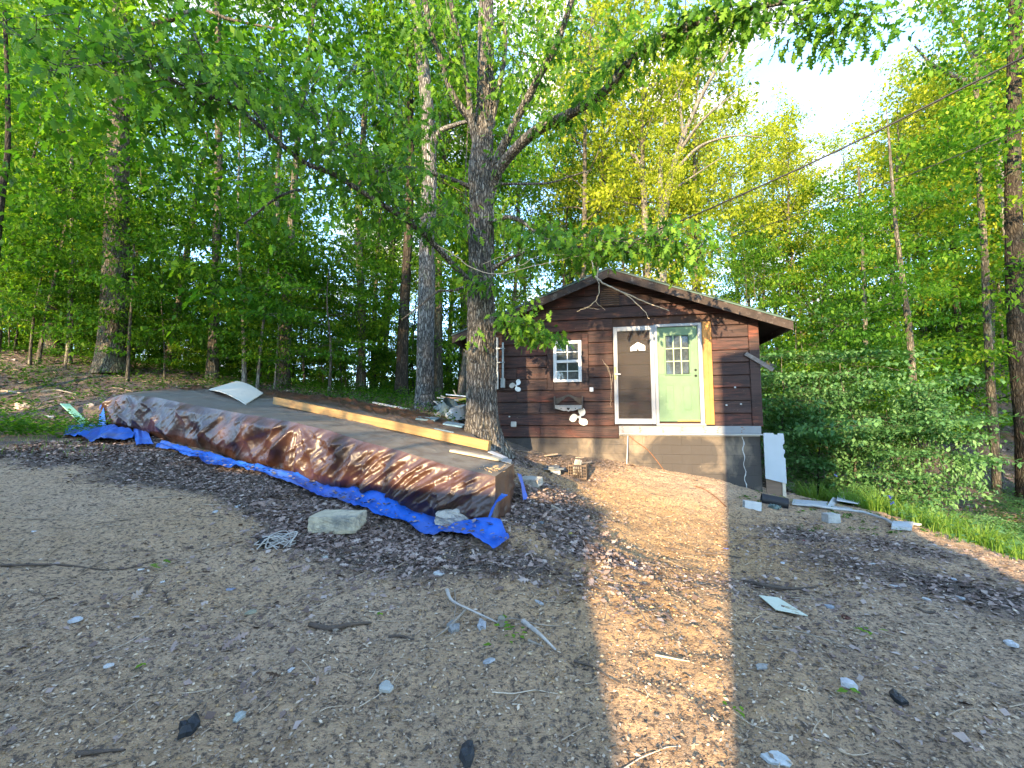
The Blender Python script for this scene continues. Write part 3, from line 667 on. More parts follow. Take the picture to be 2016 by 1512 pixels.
# ---------------------------------------------------------------- tarpaulin over the stack
def resample(P, n):
    P = np.array(P, float); d = np.concatenate([[0], np.cumsum(np.linalg.norm(np.diff(P, axis=0), axis=1))]); t = np.linspace(0, d[-1], n)
    return np.stack([np.interp(t, d, P[:, k]) for k in range(P.shape[1])], -1)
TPX = [(975, 938), (880, 916), (790, 888), (710, 868), (650, 848), (572, 830), (500, 818), (430, 806), (371, 795), (300, 781), (240, 777), (212, 784)]
T = np.array([W(a, b, TB[i][1] + .10) for i, (a, b) in enumerate(TPX)])
Rr = np.array([W(a, b, c) for a, b, c, _ in TK[:7]]); Kf = np.array([W(a, b, c) for a, b, c, _ in TK[6:13]]); Lf = np.array([T[-1], W(*TK[13][:3]), W(*TK[12][:3])])
nu, nv = 640, 90
c0 = resample(T, nu); c1 = resample(Kf, nu); d0 = resample(np.vstack([T[:1], Rr]), nv); d1 = resample(Lf, nv)
uu = np.linspace(0, 1, nu)[:, None, None]; vv = np.linspace(0, 1, nv)[None, :, None]
top = (1 - vv) * c0[:, None] + vv * c1[:, None] + (1 - uu) * d0[None] + uu * d1[None] - ((1 - uu) * (1 - vv) * c0[0] + uu * (1 - vv) * c0[-1] + (1 - uu) * vv * c1[0] + uu * vv * c1[-1])
e = np.minimum(np.minimum(uu, 1 - uu) * 12, np.minimum(vv, 1 - vv) * 8).clip(0, 1)[..., 0]
vq = vv[..., 0] * np.ones((nu, 1)); x_, y_ = top[..., 0], top[..., 1]
fold = np.clip((vq - .35) * 4, 0, 1)
top[..., 2] += e * (.03 * vnoise(x_, y_, .8, 40) + .015 * vnoise(x_ + y_, y_ - x_, .25, 41)) + e * fold * (.16 * np.abs(vnoise(x_ * .6 + y_ * .9, (y_ * .5 - x_) * .35, .5, 42)) + .03 * vnoise(x_, y_, .3, 43) - .04)
rid = lambda a_, b_, sc, o: np.clip(1 - np.abs(vnoise(a_, b_, sc, o)) * 5, 0, 1) ** 1.5
_a = x_ * .48 + y_ * .88; _b = x_ * .88 - y_ * .48; _ax = _a + .2 * vnoise(x_, y_, .7, 44)
top[..., 2] += e * (fold * (.07 * rid(_ax, _b / 5, .3, 45) + .04 * rid(_ax + _b * .4, _b / 3, .14, 46)) + .010 * rid(_ax, _b / 3, .22, 47) + .006 * rid(_b, _a, .12, 48))
gtop = G(x_, y_); top[..., 2] = np.maximum(top[..., 2], gtop + .07)
def grid_faces(n, m): 
    i = np.arange(n - 1)[:, None] * m; j = np.arange(m - 1)[None, :]
    return np.stack([i + j, i + j + 1, i + m + j + 1, i + m + j], -1).reshape(-1, 4)
parts = []; dust = []
parts.append((top.reshape(-1, 3), grid_faces(nu, nv))); dust.append((.9 - fold * .55).ravel())
# front skirt
FB = resample(np.array(TB), nu) ; out_n = np.array([-.479, -.878, 0])
nh = 46; sk = np.zeros((nu, nh, 3)); L = np.linspace(0, 10.2, nu)[:, None]; h = np.linspace(1, 0, nh)[None, :]
sk[:] = top[:, 0][:, None] * h[..., None] + FB[:, None] * (1 - h[..., None])
a1 = np.arctan2(h * .65 + .02, np.abs(2.7 - L) + .02); f1 = np.sin(a1 * 17 + 2 * vnoise(L + 0 * h, h * 2 + 0 * L, .7, 50)) * np.clip(np.hypot(2.7 - L, h * .6) * 1.3, .0, 1) * (L < 2.9)
a2 = np.arctan2((1 - h) * .65 + .02, np.abs(L - 3.4) + .02); f2 = np.sin(a2 * 11) * np.clip(np.hypot(3.4 - L, (1 - h)) * 1.2, 0, 1) * np.exp(-((L - 4.4) / 1.2) ** 2)
f3 = vnoise(L * 1.0 + h * .5, h * 1.2 + 0 * L, .55, 51) * 2 * (L > 4.2)
env = np.clip((1 - h) * 6, 0, 1) * np.clip(h * 5, 0, 1)
sh_ = lambda f: np.sign(f) * np.abs(f) ** .6
hm = h * .55; rid = lambda a_, b_, sc, o: np.clip(1 - np.abs(vnoise(a_, b_, sc, o)) * 5, 0, 1) ** 1.5
Lw = L + .12 * vnoise(L, hm, .5, 71)
sl_r = 1 / (1 + np.exp((L - 3.0) * 5)); aA = Lw * .6 + hm * .8; bA = Lw * .8 - hm * .6; aB = -Lw * .35 + hm * .94; bB = Lw * .94 + hm * .35
crk = sl_r * (.075 * rid(aA, bA / 7, .17, 72) + .020 * rid(aA, bA / 4, .05, 73)) + (1 - sl_r) * (.035 * rid(aB, bB / 6, .25, 74) + .07 * rid(aA, bA / 6, .3, 75)) + .006 * rid(Lw, hm, .05, 76) + .004 * rid(Lw + hm, hm - Lw, .03, 77)
f4 = 1 - np.abs(vnoise(L * 1.6 + h * 1.4, h * .5 - L * .12, .22, 54)) * 4
pw_ = L * 1.7 + h * 1.25 + .5 * vnoise(L, h * .6, .9, 56); rg_ = lambda p_: (1 - np.abs(((p_ % 1) - .5) * 2)) ** 1.7
f1 = (rg_(pw_) * .8 + rg_(pw_ * 2.3 + .3 + h * .6) * .45 + rg_(pw_ * 4.1 + vnoise(L, h, .4, 57)) * .2 - .45) * (1 + .5 * vnoise(L, h, .7, 58)) * 1 / (1 + np.exp((L - 3.0) * 5)) * 1.2
disp = env * (1.1 * crk + .05 * f1 + .05 * sh_(f2) + .04 * f3 + .02 * f4.clip(0, 1) + .006 * vnoise(L - h * .8, h + L * .3, .16, 52)) + .07 * np.sin(math.pi * h) * (1 - h)
disp = disp * np.clip(L * 3, 0, 1) ** .5; sk += disp[..., None] * out_n
parts.append((sk.reshape(-1, 3), grid_faces(nu, nh))); dust.append((.0 + .0 * disp + .25 * (h > .93)).ravel() * np.ones(1))
# right end, back and left skirts
def skirt(edge, outx, n=24, flare=.05, amp=.04, seed=60, fix=None):
    m = len(edge); hh = np.linspace(1, 0, n)[None, :]; o = np.zeros((m, n, 3)); t_ = np.gradient(edge, axis=0); nn = np.stack([t_[:, 1], -t_[:, 0], 0 * t_[:, 0]], -1) * outx; nn /= np.linalg.norm(nn, axis=1)[:, None]
    bot = edge + nn * flare; bot[:, 2] = G(bot[:, 0], bot[:, 1]) + .0
    if fix is not None: k_ = np.clip(np.arange(m) / (m * .2), 0, 1)[:, None]; bot = fix * (1 - k_) + bot * k_
    o[:] = edge[:, None] * hh[..., None] + bot[:, None] * (1 - hh[..., None])
    s = np.concatenate([[0], np.cumsum(np.linalg.norm(np.diff(edge, axis=0), axis=1))])[:, None]; dd = np.sin(math.pi * hh) * amp * (2 * vnoise(s + 0 * hh, hh * .5 + 0 * s, .25, seed) + 1.2 * np.clip(1 - np.abs(vnoise(s + hh * .3, hh * .15 + 0 * s, .12, seed + 1)) * 5, 0, 1))
    if fix is not None: dd = dd * np.clip(s / .35, 0, 1)
    return o + dd[..., None] * nn[:, None]
for ed, sg, fl in ((top[0], 1, .12), (top[:, -1], 1, .1), (top[-1], -1, .08)):
    q = skirt(ed, sg, flare=fl, seed=int(60 + len(parts)), fix=FB[0] if ed is top[0] or (ed.shape == top[0].shape and np.allclose(ed[0], top[0][0])) else (FB[-1] if np.allclose(ed[0], top[-1][0]) else None)); parts.append((q.reshape(-1, 3), grid_faces(q.shape[0], q.shape[1]))); dust.append(np.zeros(q.shape[0] * q.shape[1]) + .15)
Vt, Ft = cat_parts(parts)
def tarp_mat(name, cols, dustc):
    m, t, b = mat(name); v = coords(t, 'Object'); d = attr(t, 'dust')
    n = noise(t, v, 2.5, 5, .6); c = mixc(t, n, cols[0], cols[1])
    n2 = noise(t, v, 4, 7, .72); n5 = noise(t, v, 60, 4, .6)
    mr = t.nodes.new('ShaderNodeMapRange'); mr.inputs[1].default_value = .25; mr.inputs[2].default_value = .75; t.links.new(math_(t, 'MULTIPLY', math_(t, 'ADD', math_(t, 'MULTIPLY', n2, 1.1), math_(t, 'MULTIPLY', n5, .35)), d), mr.inputs[0])
    t.links.new(mixc(t, mr.outputs[0], c, dustc), b.inputs['Base Color'])
    rr = math_(t, 'ADD', .42, math_(t, 'MULTIPLY', mr.outputs[0], .45)); t.links.new(rr, b.inputs['Roughness']); b.inputs['Specular IOR Level'].default_value = .7 if 'brown' in name else .5
    vo = t.nodes.new('ShaderNodeTexVoronoi'); vo.inputs['Scale'].default_value = 26; vo.feature = 'F1'; w = noise(t, v, 40, 3, .6, 1.5)
    rn = t.nodes.new('ShaderNodeTexNoise'); rn.noise_type = 'RIDGED_MULTIFRACTAL'; rn.inputs['Scale'].default_value = 7; rn.inputs['Detail'].default_value = 5; rn.inputs['Distortion'].default_value = .6; t.links.new(v, rn.inputs['Vector']); w = math_(t, 'ADD', math_(t, 'MULTIPLY', w, .12), math_(t, 'MULTIPLY', rn.outputs['Fac'], .5))
    hh = w; bump(t, b, hh, .5, .02); return m
TARP = tarp_mat('brown_tarp_plastic', ((.026, .011, .006), (.068, .027, .013)), (.12, .11, .09))
BLUE = tarp_mat('blue_tarp_plastic', ((.010, .085, .40), (.014, .13, .55)), (.12, .12, .13))
tarp = link('tarpaulin', mesh_np('tarpaulin', Vt, Ft, {'dust': np.concatenate([np.broadcast_to(q, q.shape) for q in dust])}, smooth=True), TARP)
tag(tarp, 'large brown tarpaulin with blue underside draped over a long low stack', 'tarp')
def strip(inner, outer, n=120, m=10, lift=.03, amp=.035, name='blue_hem', seed=1, ground_=True, ins=None):
    I = resample([GP(*q) for q in inner], n) if ground_ else resample(inner, n); O = resample([GP(*q) for q in outer], n) if ground_ else resample(outer, n)
    w = np.linspace(0, 1, m)[None, :, None]; P = I[:, None] * (1 - w) + O[:, None] * w
    s = np.linspace(0, n * .06, n)[:, None]; ww = w[..., 0]
    if ground_: P[..., 2] = GT(P[..., 0], P[..., 1]) + lift
    P[..., 2] += amp * (.5 + ww * .4) * (vnoise(s * .5 + 0 * ww, ww * .5 + s * .25, .30, seed) * 1.3 + .45 * vnoise(s, ww * 1.0 + s * .5, .16, seed + 1) + .35 * np.clip(1 - np.abs(vnoise(s * .5 + ww * .4, ww * .8 - s * .2, .10, seed + 7)) * 5, 0, 1)) * (1.0 if ground_ else 1) 
    P[..., 2] += (.018 if ground_ else .004) * (1 + np.sin(ww * 7 + 3.5 * vnoise(s, ww, .8, seed + 3) + s * .15)) 
    o = link(name, mesh_np(name, P.reshape(-1, 3), grid_faces(n, m), {'dust': (np.clip(.8 * vnoise(P[..., 0], P[..., 1], .3, 77) + .32, 0, 1)).ravel()}, smooth=True), BLUE, tarp)
    return o
strip([(985, 1040), (940, 1042), (880, 1022), (790, 1000), (700, 972), (610, 948), (545, 934), (470, 917), (380, 892), (318, 876)],
      [(1003, 1078), (972, 1100), (900, 1070), (800, 1042), (700, 1010), (600, 975), (545, 952), (470, 931), (380, 906), (305, 882)], n=200, m=14, lift=.045, seed=5)
strip([(262, 850), (290, 858)], [(268, 884), (302, 884)], 16, 8, .05, .05, seed=9)
strip([(266, 858), (235, 848), (200, 842), (160, 842), (130, 848)], [(258, 872), (235, 876), (205, 878), (165, 870), (125, 862)], 50, 10, .05, .06, seed=12)
q0 = TB[0][1]
strip(np.array([W(1000, 976, 4.72), W(978, 990, 4.66), W(966, 1020, 4.62), W(962, 1048, 4.45), W(985, 1058, 4.4)]), np.array([W(988, 972, 4.9), W(968, 1000, 4.75), W(956, 1030, 4.65), W(950, 1052, 4.5), W(1000, 1070, 4.35)]), 40, 6, 0, .02, seed=15, ground_=False)
strip(np.array([W(1018, 932, 5.45), W(1026, 955, 5.45), W(1030, 985, 5.4)]), np.array([W(1026, 934, 5.6), W(1032, 956, 5.6), W(1040, 982, 5.55)]), 20, 4, 0, .02, seed=16, ground_=False)
strip(np.array([W(212, 784, 9.72), W(196, 800, 9.62), W(194, 842, 9.5)]), np.array([W(222, 780, 9.9), W(203, 796, 9.55), W(210, 845, 9.35)]), 24, 6, 0, .03, seed=17, ground_=False)
# metal eyelets on the hem
EY = plain('eyelet_metal', (.5, .5, .48), .4, .1, 30, metal=.7)
for (a, b_) in ((700, 985), (800, 1012), (868, 1032), (930, 1052), (600, 958)):
    p = GP(a, b_); th = np.linspace(0, 2 * math.pi, 9)[:-1]
    MB().add([(p[0] + .012 * math.cos(q), p[1] + .012 * math.sin(q), gt1(p[0], p[1]) + .085) for q in th], [tuple(range(8))]).build('eyelet', EY, tarp)

# ---------------------------------------------------------------- things on and around the tarp
_r = top.reshape(-1, 3) - np.array([0, 0, 1.6]); _f = _r[:, 1] * math.cos(PITCH) + _r[:, 2] * math.sin(PITCH); _TPX = 1008 + _r[:, 0] / _f * FPX; _TPY = 756 - (_r[:, 2] * math.cos(PITCH) - _r[:, 1] * math.sin(PITCH)) / _f * FPX
def TP(px, py, up=.02):
    i_ = np.argmin((_TPX - px) ** 2 + ((_TPY - py) * 2) ** 2); Y = top.reshape(-1, 3)[i_, 1]; p = W(px, py, Y); p[2] = max(p[2], top.reshape(-1, 3)[i_, 2] + up); return p
def slab(name, pts, th, m_, label, cat, group=None, curve=0):
    """sheet through four world corners with real thickness"""
    A, B, C, D = [np.array(p, float) for p in pts]; n_ = 7; V = []
    nrm = np.cross(B - A, D - A); nrm /= np.linalg.norm(nrm); nrm = nrm if nrm[2] > 0 else -nrm; c = (A + B + C + D) / 4
    for k in (0, 1):
        for i_ in range(n_):
            for j_ in range(n_):
                u, v = i_ / (n_ - 1), j_ / (n_ - 1); V.append((A * (1 - u) + B * u) * (1 - v) + (D * (1 - u) + C * u) * v + nrm * (curve * (math.sin(math.pi * u)) - (0 if k else th)) - c)
    fs = []; I = lambda k, a, b: k * n_ * n_ + a * n_ + b
    for i_ in range(n_ - 1):
        for j_ in range(n_ - 1): fs += [(I(1, i_, j_), I(1, i_ + 1, j_), I(1, i_ + 1, j_ + 1), I(1, i_, j_ + 1)), (I(0, i_, j_), I(0, i_, j_ + 1), I(0, i_ + 1, j_ + 1), I(0, i_ + 1, j_))]
        for (a, b, c_, d) in (((i_, 0), (i_ + 1, 0), 0, 0), ((i_, n_ - 1), (i_ + 1, n_ - 1), 0, 0), ((0, i_), (0, i_ + 1), 0, 0), ((n_ - 1, i_), (n_ - 1, i_ + 1), 0, 0)): fs.append((I(0, *a), I(0, *b), I(1, *b), I(1, *a)))
    o = MB().add(V, fs).build(name, m_, None, c); tag(o, label, cat, group); return o
def rest(p, up=.02): p = np.array(p, float); return np.array([p[0], p[1], max(p[2], gt1(p[0], p[1]) + up)])
BEIGE = plain('beige_board', (.60, .56, .47), .6, .04, 2)
slab('wall_board', [TP(484, 797), TP(411, 768), W(466, 750, TP(466, 766)[1]), W(518, 774, TP(518, 775)[1])], .02, BEIGE, 'beige bent board lying on the far left of the brown tarp', 'board', curve=.06)
bm_ = between(TP(541, 800) + [0, 0, .10], TP(964, 892) + [0, 0, .08], .09, .14, 'timber_beam', PINE, None); tag(bm_, 'long yellow pine timber lying across the brown tarp', 'timber')
bm2 = between(TP(890, 890), TP(986, 908), .14, .03, 'timber_board', plain('weathered_board', (.38, .32, .22), .8), None); tag(bm2, 'short weathered board under the near end of the yellow timber', 'timber')
SLATE = plain('blue_grey_slate', (.13, .19, .21), .8, .25, 7, bstr=.4)
slab('slate', [TP(818, 828, .05), W(826, 818, TP(826, 820)[1]), W(865, 822, TP(864, 826)[1]), TP(856, 832, .05)], .035, SLATE, 'blue grey slate on the back of the tarp, at the foot of the grey trunk', 'slate')
slab('slate', [TP(872, 838, .05), W(880, 829, TP(880, 831)[1]), W(916, 835, TP(913, 840)[1]), TP(910, 844, .05)], .03, plain('bluer_slate', (.11, .19, .25), .8, .2, 7, bstr=.4), 'bluer slate on the tarp edge, just left of the oak trunk', 'slate')
KP = [TP(846, 862), TP(855, 850) + [0, 0, .05], TP(893, 858) + [0, 0, .05], TP(888, 870)]
kp = slab('stone_tile', [KP[0], KP[1], KP[2], KP[3]], .03, plain('mossy_tile', (.36, .42, .38), .7, .3, 12, bstr=.5), 'pale tile with raised studs leaning behind the yellow timber', 'tile')
A_, B_, D_ = KP[0], KP[3], KP[1]
STUD = plain('stud', (.42, .50, .50), .6, .2, 20)
for i_ in range(7):
    for j_ in range(4):
        p = A_ + (B_ - A_) * (.1 + i_ * .125) + (D_ - A_) * (.15 + j_ * .21); MB().box(-.014, -.018, 0, .014, .018, .012, .003).build('stud', STUD, kp, p - np.array(kp.location) + np.array([0, 0, .0]))
SHEET = plain('zinc_sheet', (.22, .26, .29), .5, .2, 6, metal=.3, dirt=(.3, .27, .22), dscale=14)
slab('metal_sheet', [TP(960, 903), TP(978, 896), TP(1008, 909), TP(1006, 916)], .006, SHEET, 'zinc grey sheet on the right corner of the tarp, below the trunk', 'metal sheet')
slab('metal_sheet', [TP(960, 893), TP(966, 889), TP(1000, 903), TP(990, 905)], .006, plain('pale_sheet', (.36, .38, .40), .5, .15, 6), 'narrow pale sheet tucked behind the zinc one at the trunk', 'metal sheet')
st = plain('straw', (.45, .32, .17), .9, .3, 30)
def V_(p, z=0): return np.array(p, float) + np.array([0, 0, z])
mb = MB()
for k in range(50):
    p = W(970 + R_.gauss(0, 13), 925 + R_.gauss(0, 4), 5.0) + np.array([0, R_.uniform(-.05, .15), .0]); a = R_.uniform(0, 6.28); l = R_.uniform(.02, .07); mb.tube([p, p + np.array([math.cos(a) * l, math.sin(a) * l, .012])], .0022, 3)
tag(mb.build('dry_grass', st), 'small tuft of dry straw on the right corner of the tarp', None, None, 'stuff')
# pale plank beyond tarp, green strip, far sticks
tag(between(rest(W(735, 797, 12.6), .05), rest(W(806, 806, 12.0), .06), .08, .05, 'white_plank', WHITEP), 'thin white plank on the ground left of the grey trunk', 'plank')
tag(between(rest(GP(126, 812), .16), rest(GP(168, 843), .05), .16, .02, 'green_strip', plain('mint_strip', (.25, .52, .36), .6, .1, 6)), 'mint green strip sticking out left of the blue tarp hem', 'board')
# rocks
def rock(name, p, sx, sy, sz, m_, label, cat, seed, flat=False, rz=0, group=None):
    rg = np.random.default_rng(seed); import bmesh
    bm = bmesh.new(); bmesh.ops.create_icosphere(bm, subdivisions=3, radius=1)
    for v in bm.verts:
        c = v.co; q = np.array(c); 
        s = 1 + .22 * math.sin(c.x * 3 + seed) * math.cos(c.y * 4 + seed * 2) + .15 * math.sin(c.z * 5 + c.x * 4 + seed)
        cc = Vector([max(-.72, min(.72, k * s)) for k in c]) if flat else Vector(c * s)
        v.co = Vector((cc.x * sx, cc.y * sy, cc.z * sz)) + Vector(rg.normal(0, .012, 3))
    me = bpy.data.meshes.new(name); bm.to_mesh(me); bm.free()
    o = link(name, me, m_, None, p, (0, 0, rz)); tag(o, label, cat, group); return o
STONE = plain('buff_sandstone', (.46, .41, .29), .85, .3, 5, bstr=.8, dirt=(.20, .20, .17), dscale=3.5, dlo=.48, dhi=.62)
ROCKW = plain('whitish_rock', (.40, .38, .32), .85, .25, 6, bstr=.9, dirt=(.26, .23, .18), dscale=5)
p0 = GP(645, 1062); 
import bmesh as _bm
def rough_block(name, c, sx, sy, sz, rz, m_, seed, label, cat, tilt=0):
    bm = _bm.new(); _bm.ops.create_cube(bm, size=1); _bm.ops.subdivide_edges(bm, edges=bm.edges[:], cuts=9, use_grid_fill=True); rg = np.random.default_rng(seed)
    for v in bm.verts:
        x, y, z = v.co; nz = vnoise(x * 7 + z * 3, y * 7 + z * 5, .9, seed)
        side = max(abs(x), abs(y)) > .49; k = 1 + (.06 * float(nz) if side else 0) - (.015 if side and abs(z) > .45 else 0)
        v.co = Vector((x * sx * k, y * sy * k, z * sz + (.012 * float(vnoise(x * 5, y * 5, .7, seed + 1)) if abs(z) > .45 else 0)))
    me = bpy.data.meshes.new(name); bm.to_mesh(me); bm.free(); return tag(link(name, me, m_, None, c, (tilt, 0, rz)), label, cat)
pc = (GP(597, 1058) + GP(699, 1055)) / 2
rough_block('stone_block', (pc[0] + .02, pc[1] + .17, g1(pc[0], pc[1]) + .11), .50, .36, .17, -.03, STONE, 5, 'flat buff sandstone block lying in the leaf litter', 'stone', .02)
pr = GP(893, 1040); rock('white_rock', (pr[0], pr[1] + .08, pr[2] + .09), .27, .14, .12, ROCKW, 'pale angular rock weighing down the blue tarp hem', 'rock', 4, True, -.1)
# electrical scrap: black cylinder with tangled white wires
pw = GP(520, 1082)
mw = empty('wire_bundle', pw, 0, 'black cylinder with tangled white wires on the leaf litter', 'wires')
MB().tube([(-.04, -.02, .06), (.03, .06, .07)], .042, 12).build('black_body', plain('black_rubber', (.02, .022, .025), .6), mw, smooth=True)
WIRE = plain('white_wire', (.40, .38, .34), .5, .1, 20)
for k in range(6):
    p = [(R_.uniform(-.02, .1), R_.uniform(0, .12), .06)]
    for _ in range(6): p.append((R_.uniform(-.06, .26), R_.uniform(-.12, .30), R_.uniform(.02, .12)))
    MB().tube(spline(p, 5), .0045 if k > 1 else .007, 4).build('wire', WIRE, mw, smooth=True)

# ---------------------------------------------------------------- between the oak and the cabin
BRICKM = plain('brown_brick', (.30, .25, .20), .9, .2, 8, bstr=.5)
q = GP(1092, 932)
SL2 = plain('grey_slate', (.12, .135, .145), .8, .25, 8, bstr=.4)
tag(link('concrete_brick', MB().box(-.1, -.06, -.05, .1, .06, .075, .006).build('concrete_brick', plain('pale_concrete', (.34, .34, .31), .9, .2, 9, bstr=.5)).data, None, None, q, (0, 0, .2)), 'pale concrete brick under two stacked slates beside the crate', 'brick')
bpy.data.objects.remove(bpy.data.objects['concrete_brick']); bpy.data.objects['concrete_brick.001'].name = 'concrete_brick'
for k, (dx, z_, s_, lb) in enumerate(((0, .09, .23, 'lower grey slate resting on the pale concrete brick'), (-.02, .125, .20, 'upper grey slate on top of the small stack by the crate'))):
    o = MB().prism([(s_ * math.cos(a) * (1 + .15 * math.sin(a * 3 + k)), s_ * .62 * math.sin(a)) for a in np.linspace(0, 2 * math.pi, 8)[:-1]], -.014, .014).build('slate', SL2, None, (q[0] + dx, q[1], q[2] + z_), (math.radians(90), 0, .2 + k)); tag(o, lb, 'slate')
q = GP(1045, 958); rough_block('concrete_block', (q[0], q[1] + .05, q[2] + .06), .30, .19, .10, -.45, plain('stained_concrete', (.36, .34, .29), .9, .25, 6, bstr=.6, dirt=(.15, .13, .11), dscale=5), 8, 'stained concrete block lying right of the tarp end', 'block', .15)
q = GP(1140, 938); cr_ = empty('milk_crate', (q[0], q[1] + .02, q[2] - .04), -.35, 'brown plastic crate full of scrap by the foundation', 'crate')
CRM = plain('brown_crate_plastic', (.11, .075, .05), .6, .3, 12)
for s in (-1, 1):
    mb = MB(); mb.box(-.17, s * .14 - .006, 0, .17, s * .14 + .006, .025); mb.box(-.17, s * .14 - .006, .24, .17, s * .14 + .006, .275)
    for k in range(9): x = -.17 + .34 * k / 8; mb.box(x - .006, s * .14 - .005, .025, x + .006, s * .14 + .005, .24)
    for zz in (.08, .135, .19): mb.box(-.165, s * .14 - .0065, zz - .005, .165, s * .14 + .0065, zz + .005)
    mb.build('side', CRM, cr_)
    mb = MB(); mb.box(s * .17 - .006, -.14, 0, s * .17 + .006, .14, .025); mb.box(s * .17 - .006, -.14, .24, s * .17 + .006, .14, .275)
    for k in range(8): x = -.13 + .26 * k / 7; mb.box(s * .17 - .005, x - .006, .025, s * .17 + .005, x + .006, .24)
    for zz in (.08, .135, .19): mb.box(s * .17 - .0065, -.135, zz - .005, s * .17 + .0065, .135, zz + .005)
    mb.build('side', CRM, cr_)
MB().box(-.165, -.135, .002, .165, .135, .012).build('base', CRM, cr_)
for k, (c, lb) in enumerate((((.62, .55, .42), 'pale folded scrap standing in the crate'), ((.30, .22, .14), 'brown offcut standing in the crate'), ((.5, .42, .33), 'tan chip of board at the left of the crate'))):
    o = MB().box(-.07, -.012, 0, .07, .012, .30, .004).build('scrap_board', plain('scrap_%d' % k, c, .8), None, (q[0] - .06 + k * .05, q[1] + .03 - k * .03, q[2] + .03), (R_.uniform(-.3, .3), R_.uniform(-.5, .5), k * .8)); tag(o, lb, 'scrap')
for k, (a, b_, l, lb) in enumerate(((1150, 918, .3, 'bark covered log end left of the crate'), (1045, 938, .0, ''), (1085, 902, .28, 'thin grey board behind the slate stack'))):
    if l: p = GP(a, b_); tag(between(p + [-.15, 0, .05], p + [.15, .04, .09], .08, .03, 'offcut', plain('offcut_%d' % k, (.2, .16, .12), .85)), lb, 'offcut')
# right corner: thin block, black tube, boards, debris
q = GP(1482, 1003)
o = MB().box(-.145, -.012, 0, .145, .02, .155, .004).build('cement_board', plain('cement_grey', (.45, .45, .43), .85, .15, 8), None, (q[0], q[1] + .03, q[2] - .02), (-.15, .10, -.35))
mb = MB()
for k in range(9): mb.box(-.144, -.0145, .012 + k * .015, -.11, -.0125, .02 + k * .015)
o2 = mb.build('perforation', BLACK, o); tag(o, 'small grey cement board leaning on the foundation corner', 'cement board')
q0_, q1_ = GP(1512, 998), GP(1560, 1004)
tag(MB().tube([q0_ + [0, .2, .10], q1_ + [0, .12, .08]], [.10, .10], 14).add([], []).build('drain_pipe', plain('black_pipe', (.018, .018, .02), .5), smooth=True), 'short black drain pipe on the ground at the cabin corner', 'pipe')
rock('green_stone', GP(1525, 1003) + [0, 0, .03], .09, .05, .04, plain('green_grey_stone', (.10, .14, .13), .7), 'small dark green stone in front of the black pipe', 'stone', 3)
DEB = plain('pale_debris', (.33, .35, .36), .6, .15, 6, dirt=(.3, .28, .24), dscale=8)
def flat(name, pxs, lift, th, m_, label, cat, group=None, tilt=None, curve=0):
    P = [GP(*q) for q in pxs]; P = [np.array([p[0], p[1], gt1(p[0], p[1]) + lift + (tilt[k] if tilt else 0)]) for k, p in enumerate(P)]
    return slab(name, P, th, m_, label, cat, group, curve)
flat('flat_sheet', [(1560, 1000), (1562, 990), (1630, 995), (1628, 1003)], .06, .03, DEB, 'pale flat panel on the ground between the pipe and the grey blocks', 'panel')
flat('white_box', [(1628, 1004), (1640, 990), (1682, 996), (1678, 1006)], .06, .05, DEB, 'low pale box in the heap right of the cabin', 'box', tilt=(0, .05, .05, 0))
flat('white_sheet', [(1648, 994), (1652, 978), (1700, 990), (1690, 998)], .08, .02, plain('white_panel_paint', (.42, .44, .46), .5, .08, 5), 'tilted white panel at the top of the heap right of the cabin', 'panel', tilt=(0, .16, .02, 0))
q = GP(1641, 1030); rough_block('paving_block', (q[0], q[1] + .05, q[2] + .07), .21, .14, .14, .1, plain('grey_concrete', (.33, .33, .31), .9, .2, 9, bstr=.5), 12, 'squarish grey concrete block at the edge of the heap', 'block')
tb = [GP(1590, 1000), GP(1640, 1008), GP(1700, 1015), GP(1745, 1030), GP(1762, 1042)]
tag(MB().tube([p + [0, 0, .06] for p in tb], .022, 8).build('white_tube', WHITEP, smooth=True), 'curved white plastic tube in front of the heap', 'tube')
flat('crumpled_bag', [(1756, 1046), (1760, 1034), (1800, 1038), (1796, 1048)], .06, .05, DEB, 'crumpled whitish bag at the grass edge', 'bag', curve=.04)
flat('crumpled_wrapper', [(1795, 1036), (1800, 1024), (1822, 1034), (1815, 1042)], .06, .04, WHITEP, 'white wrapper beside the whitish bag at the grass edge', 'wrapper', curve=.03)
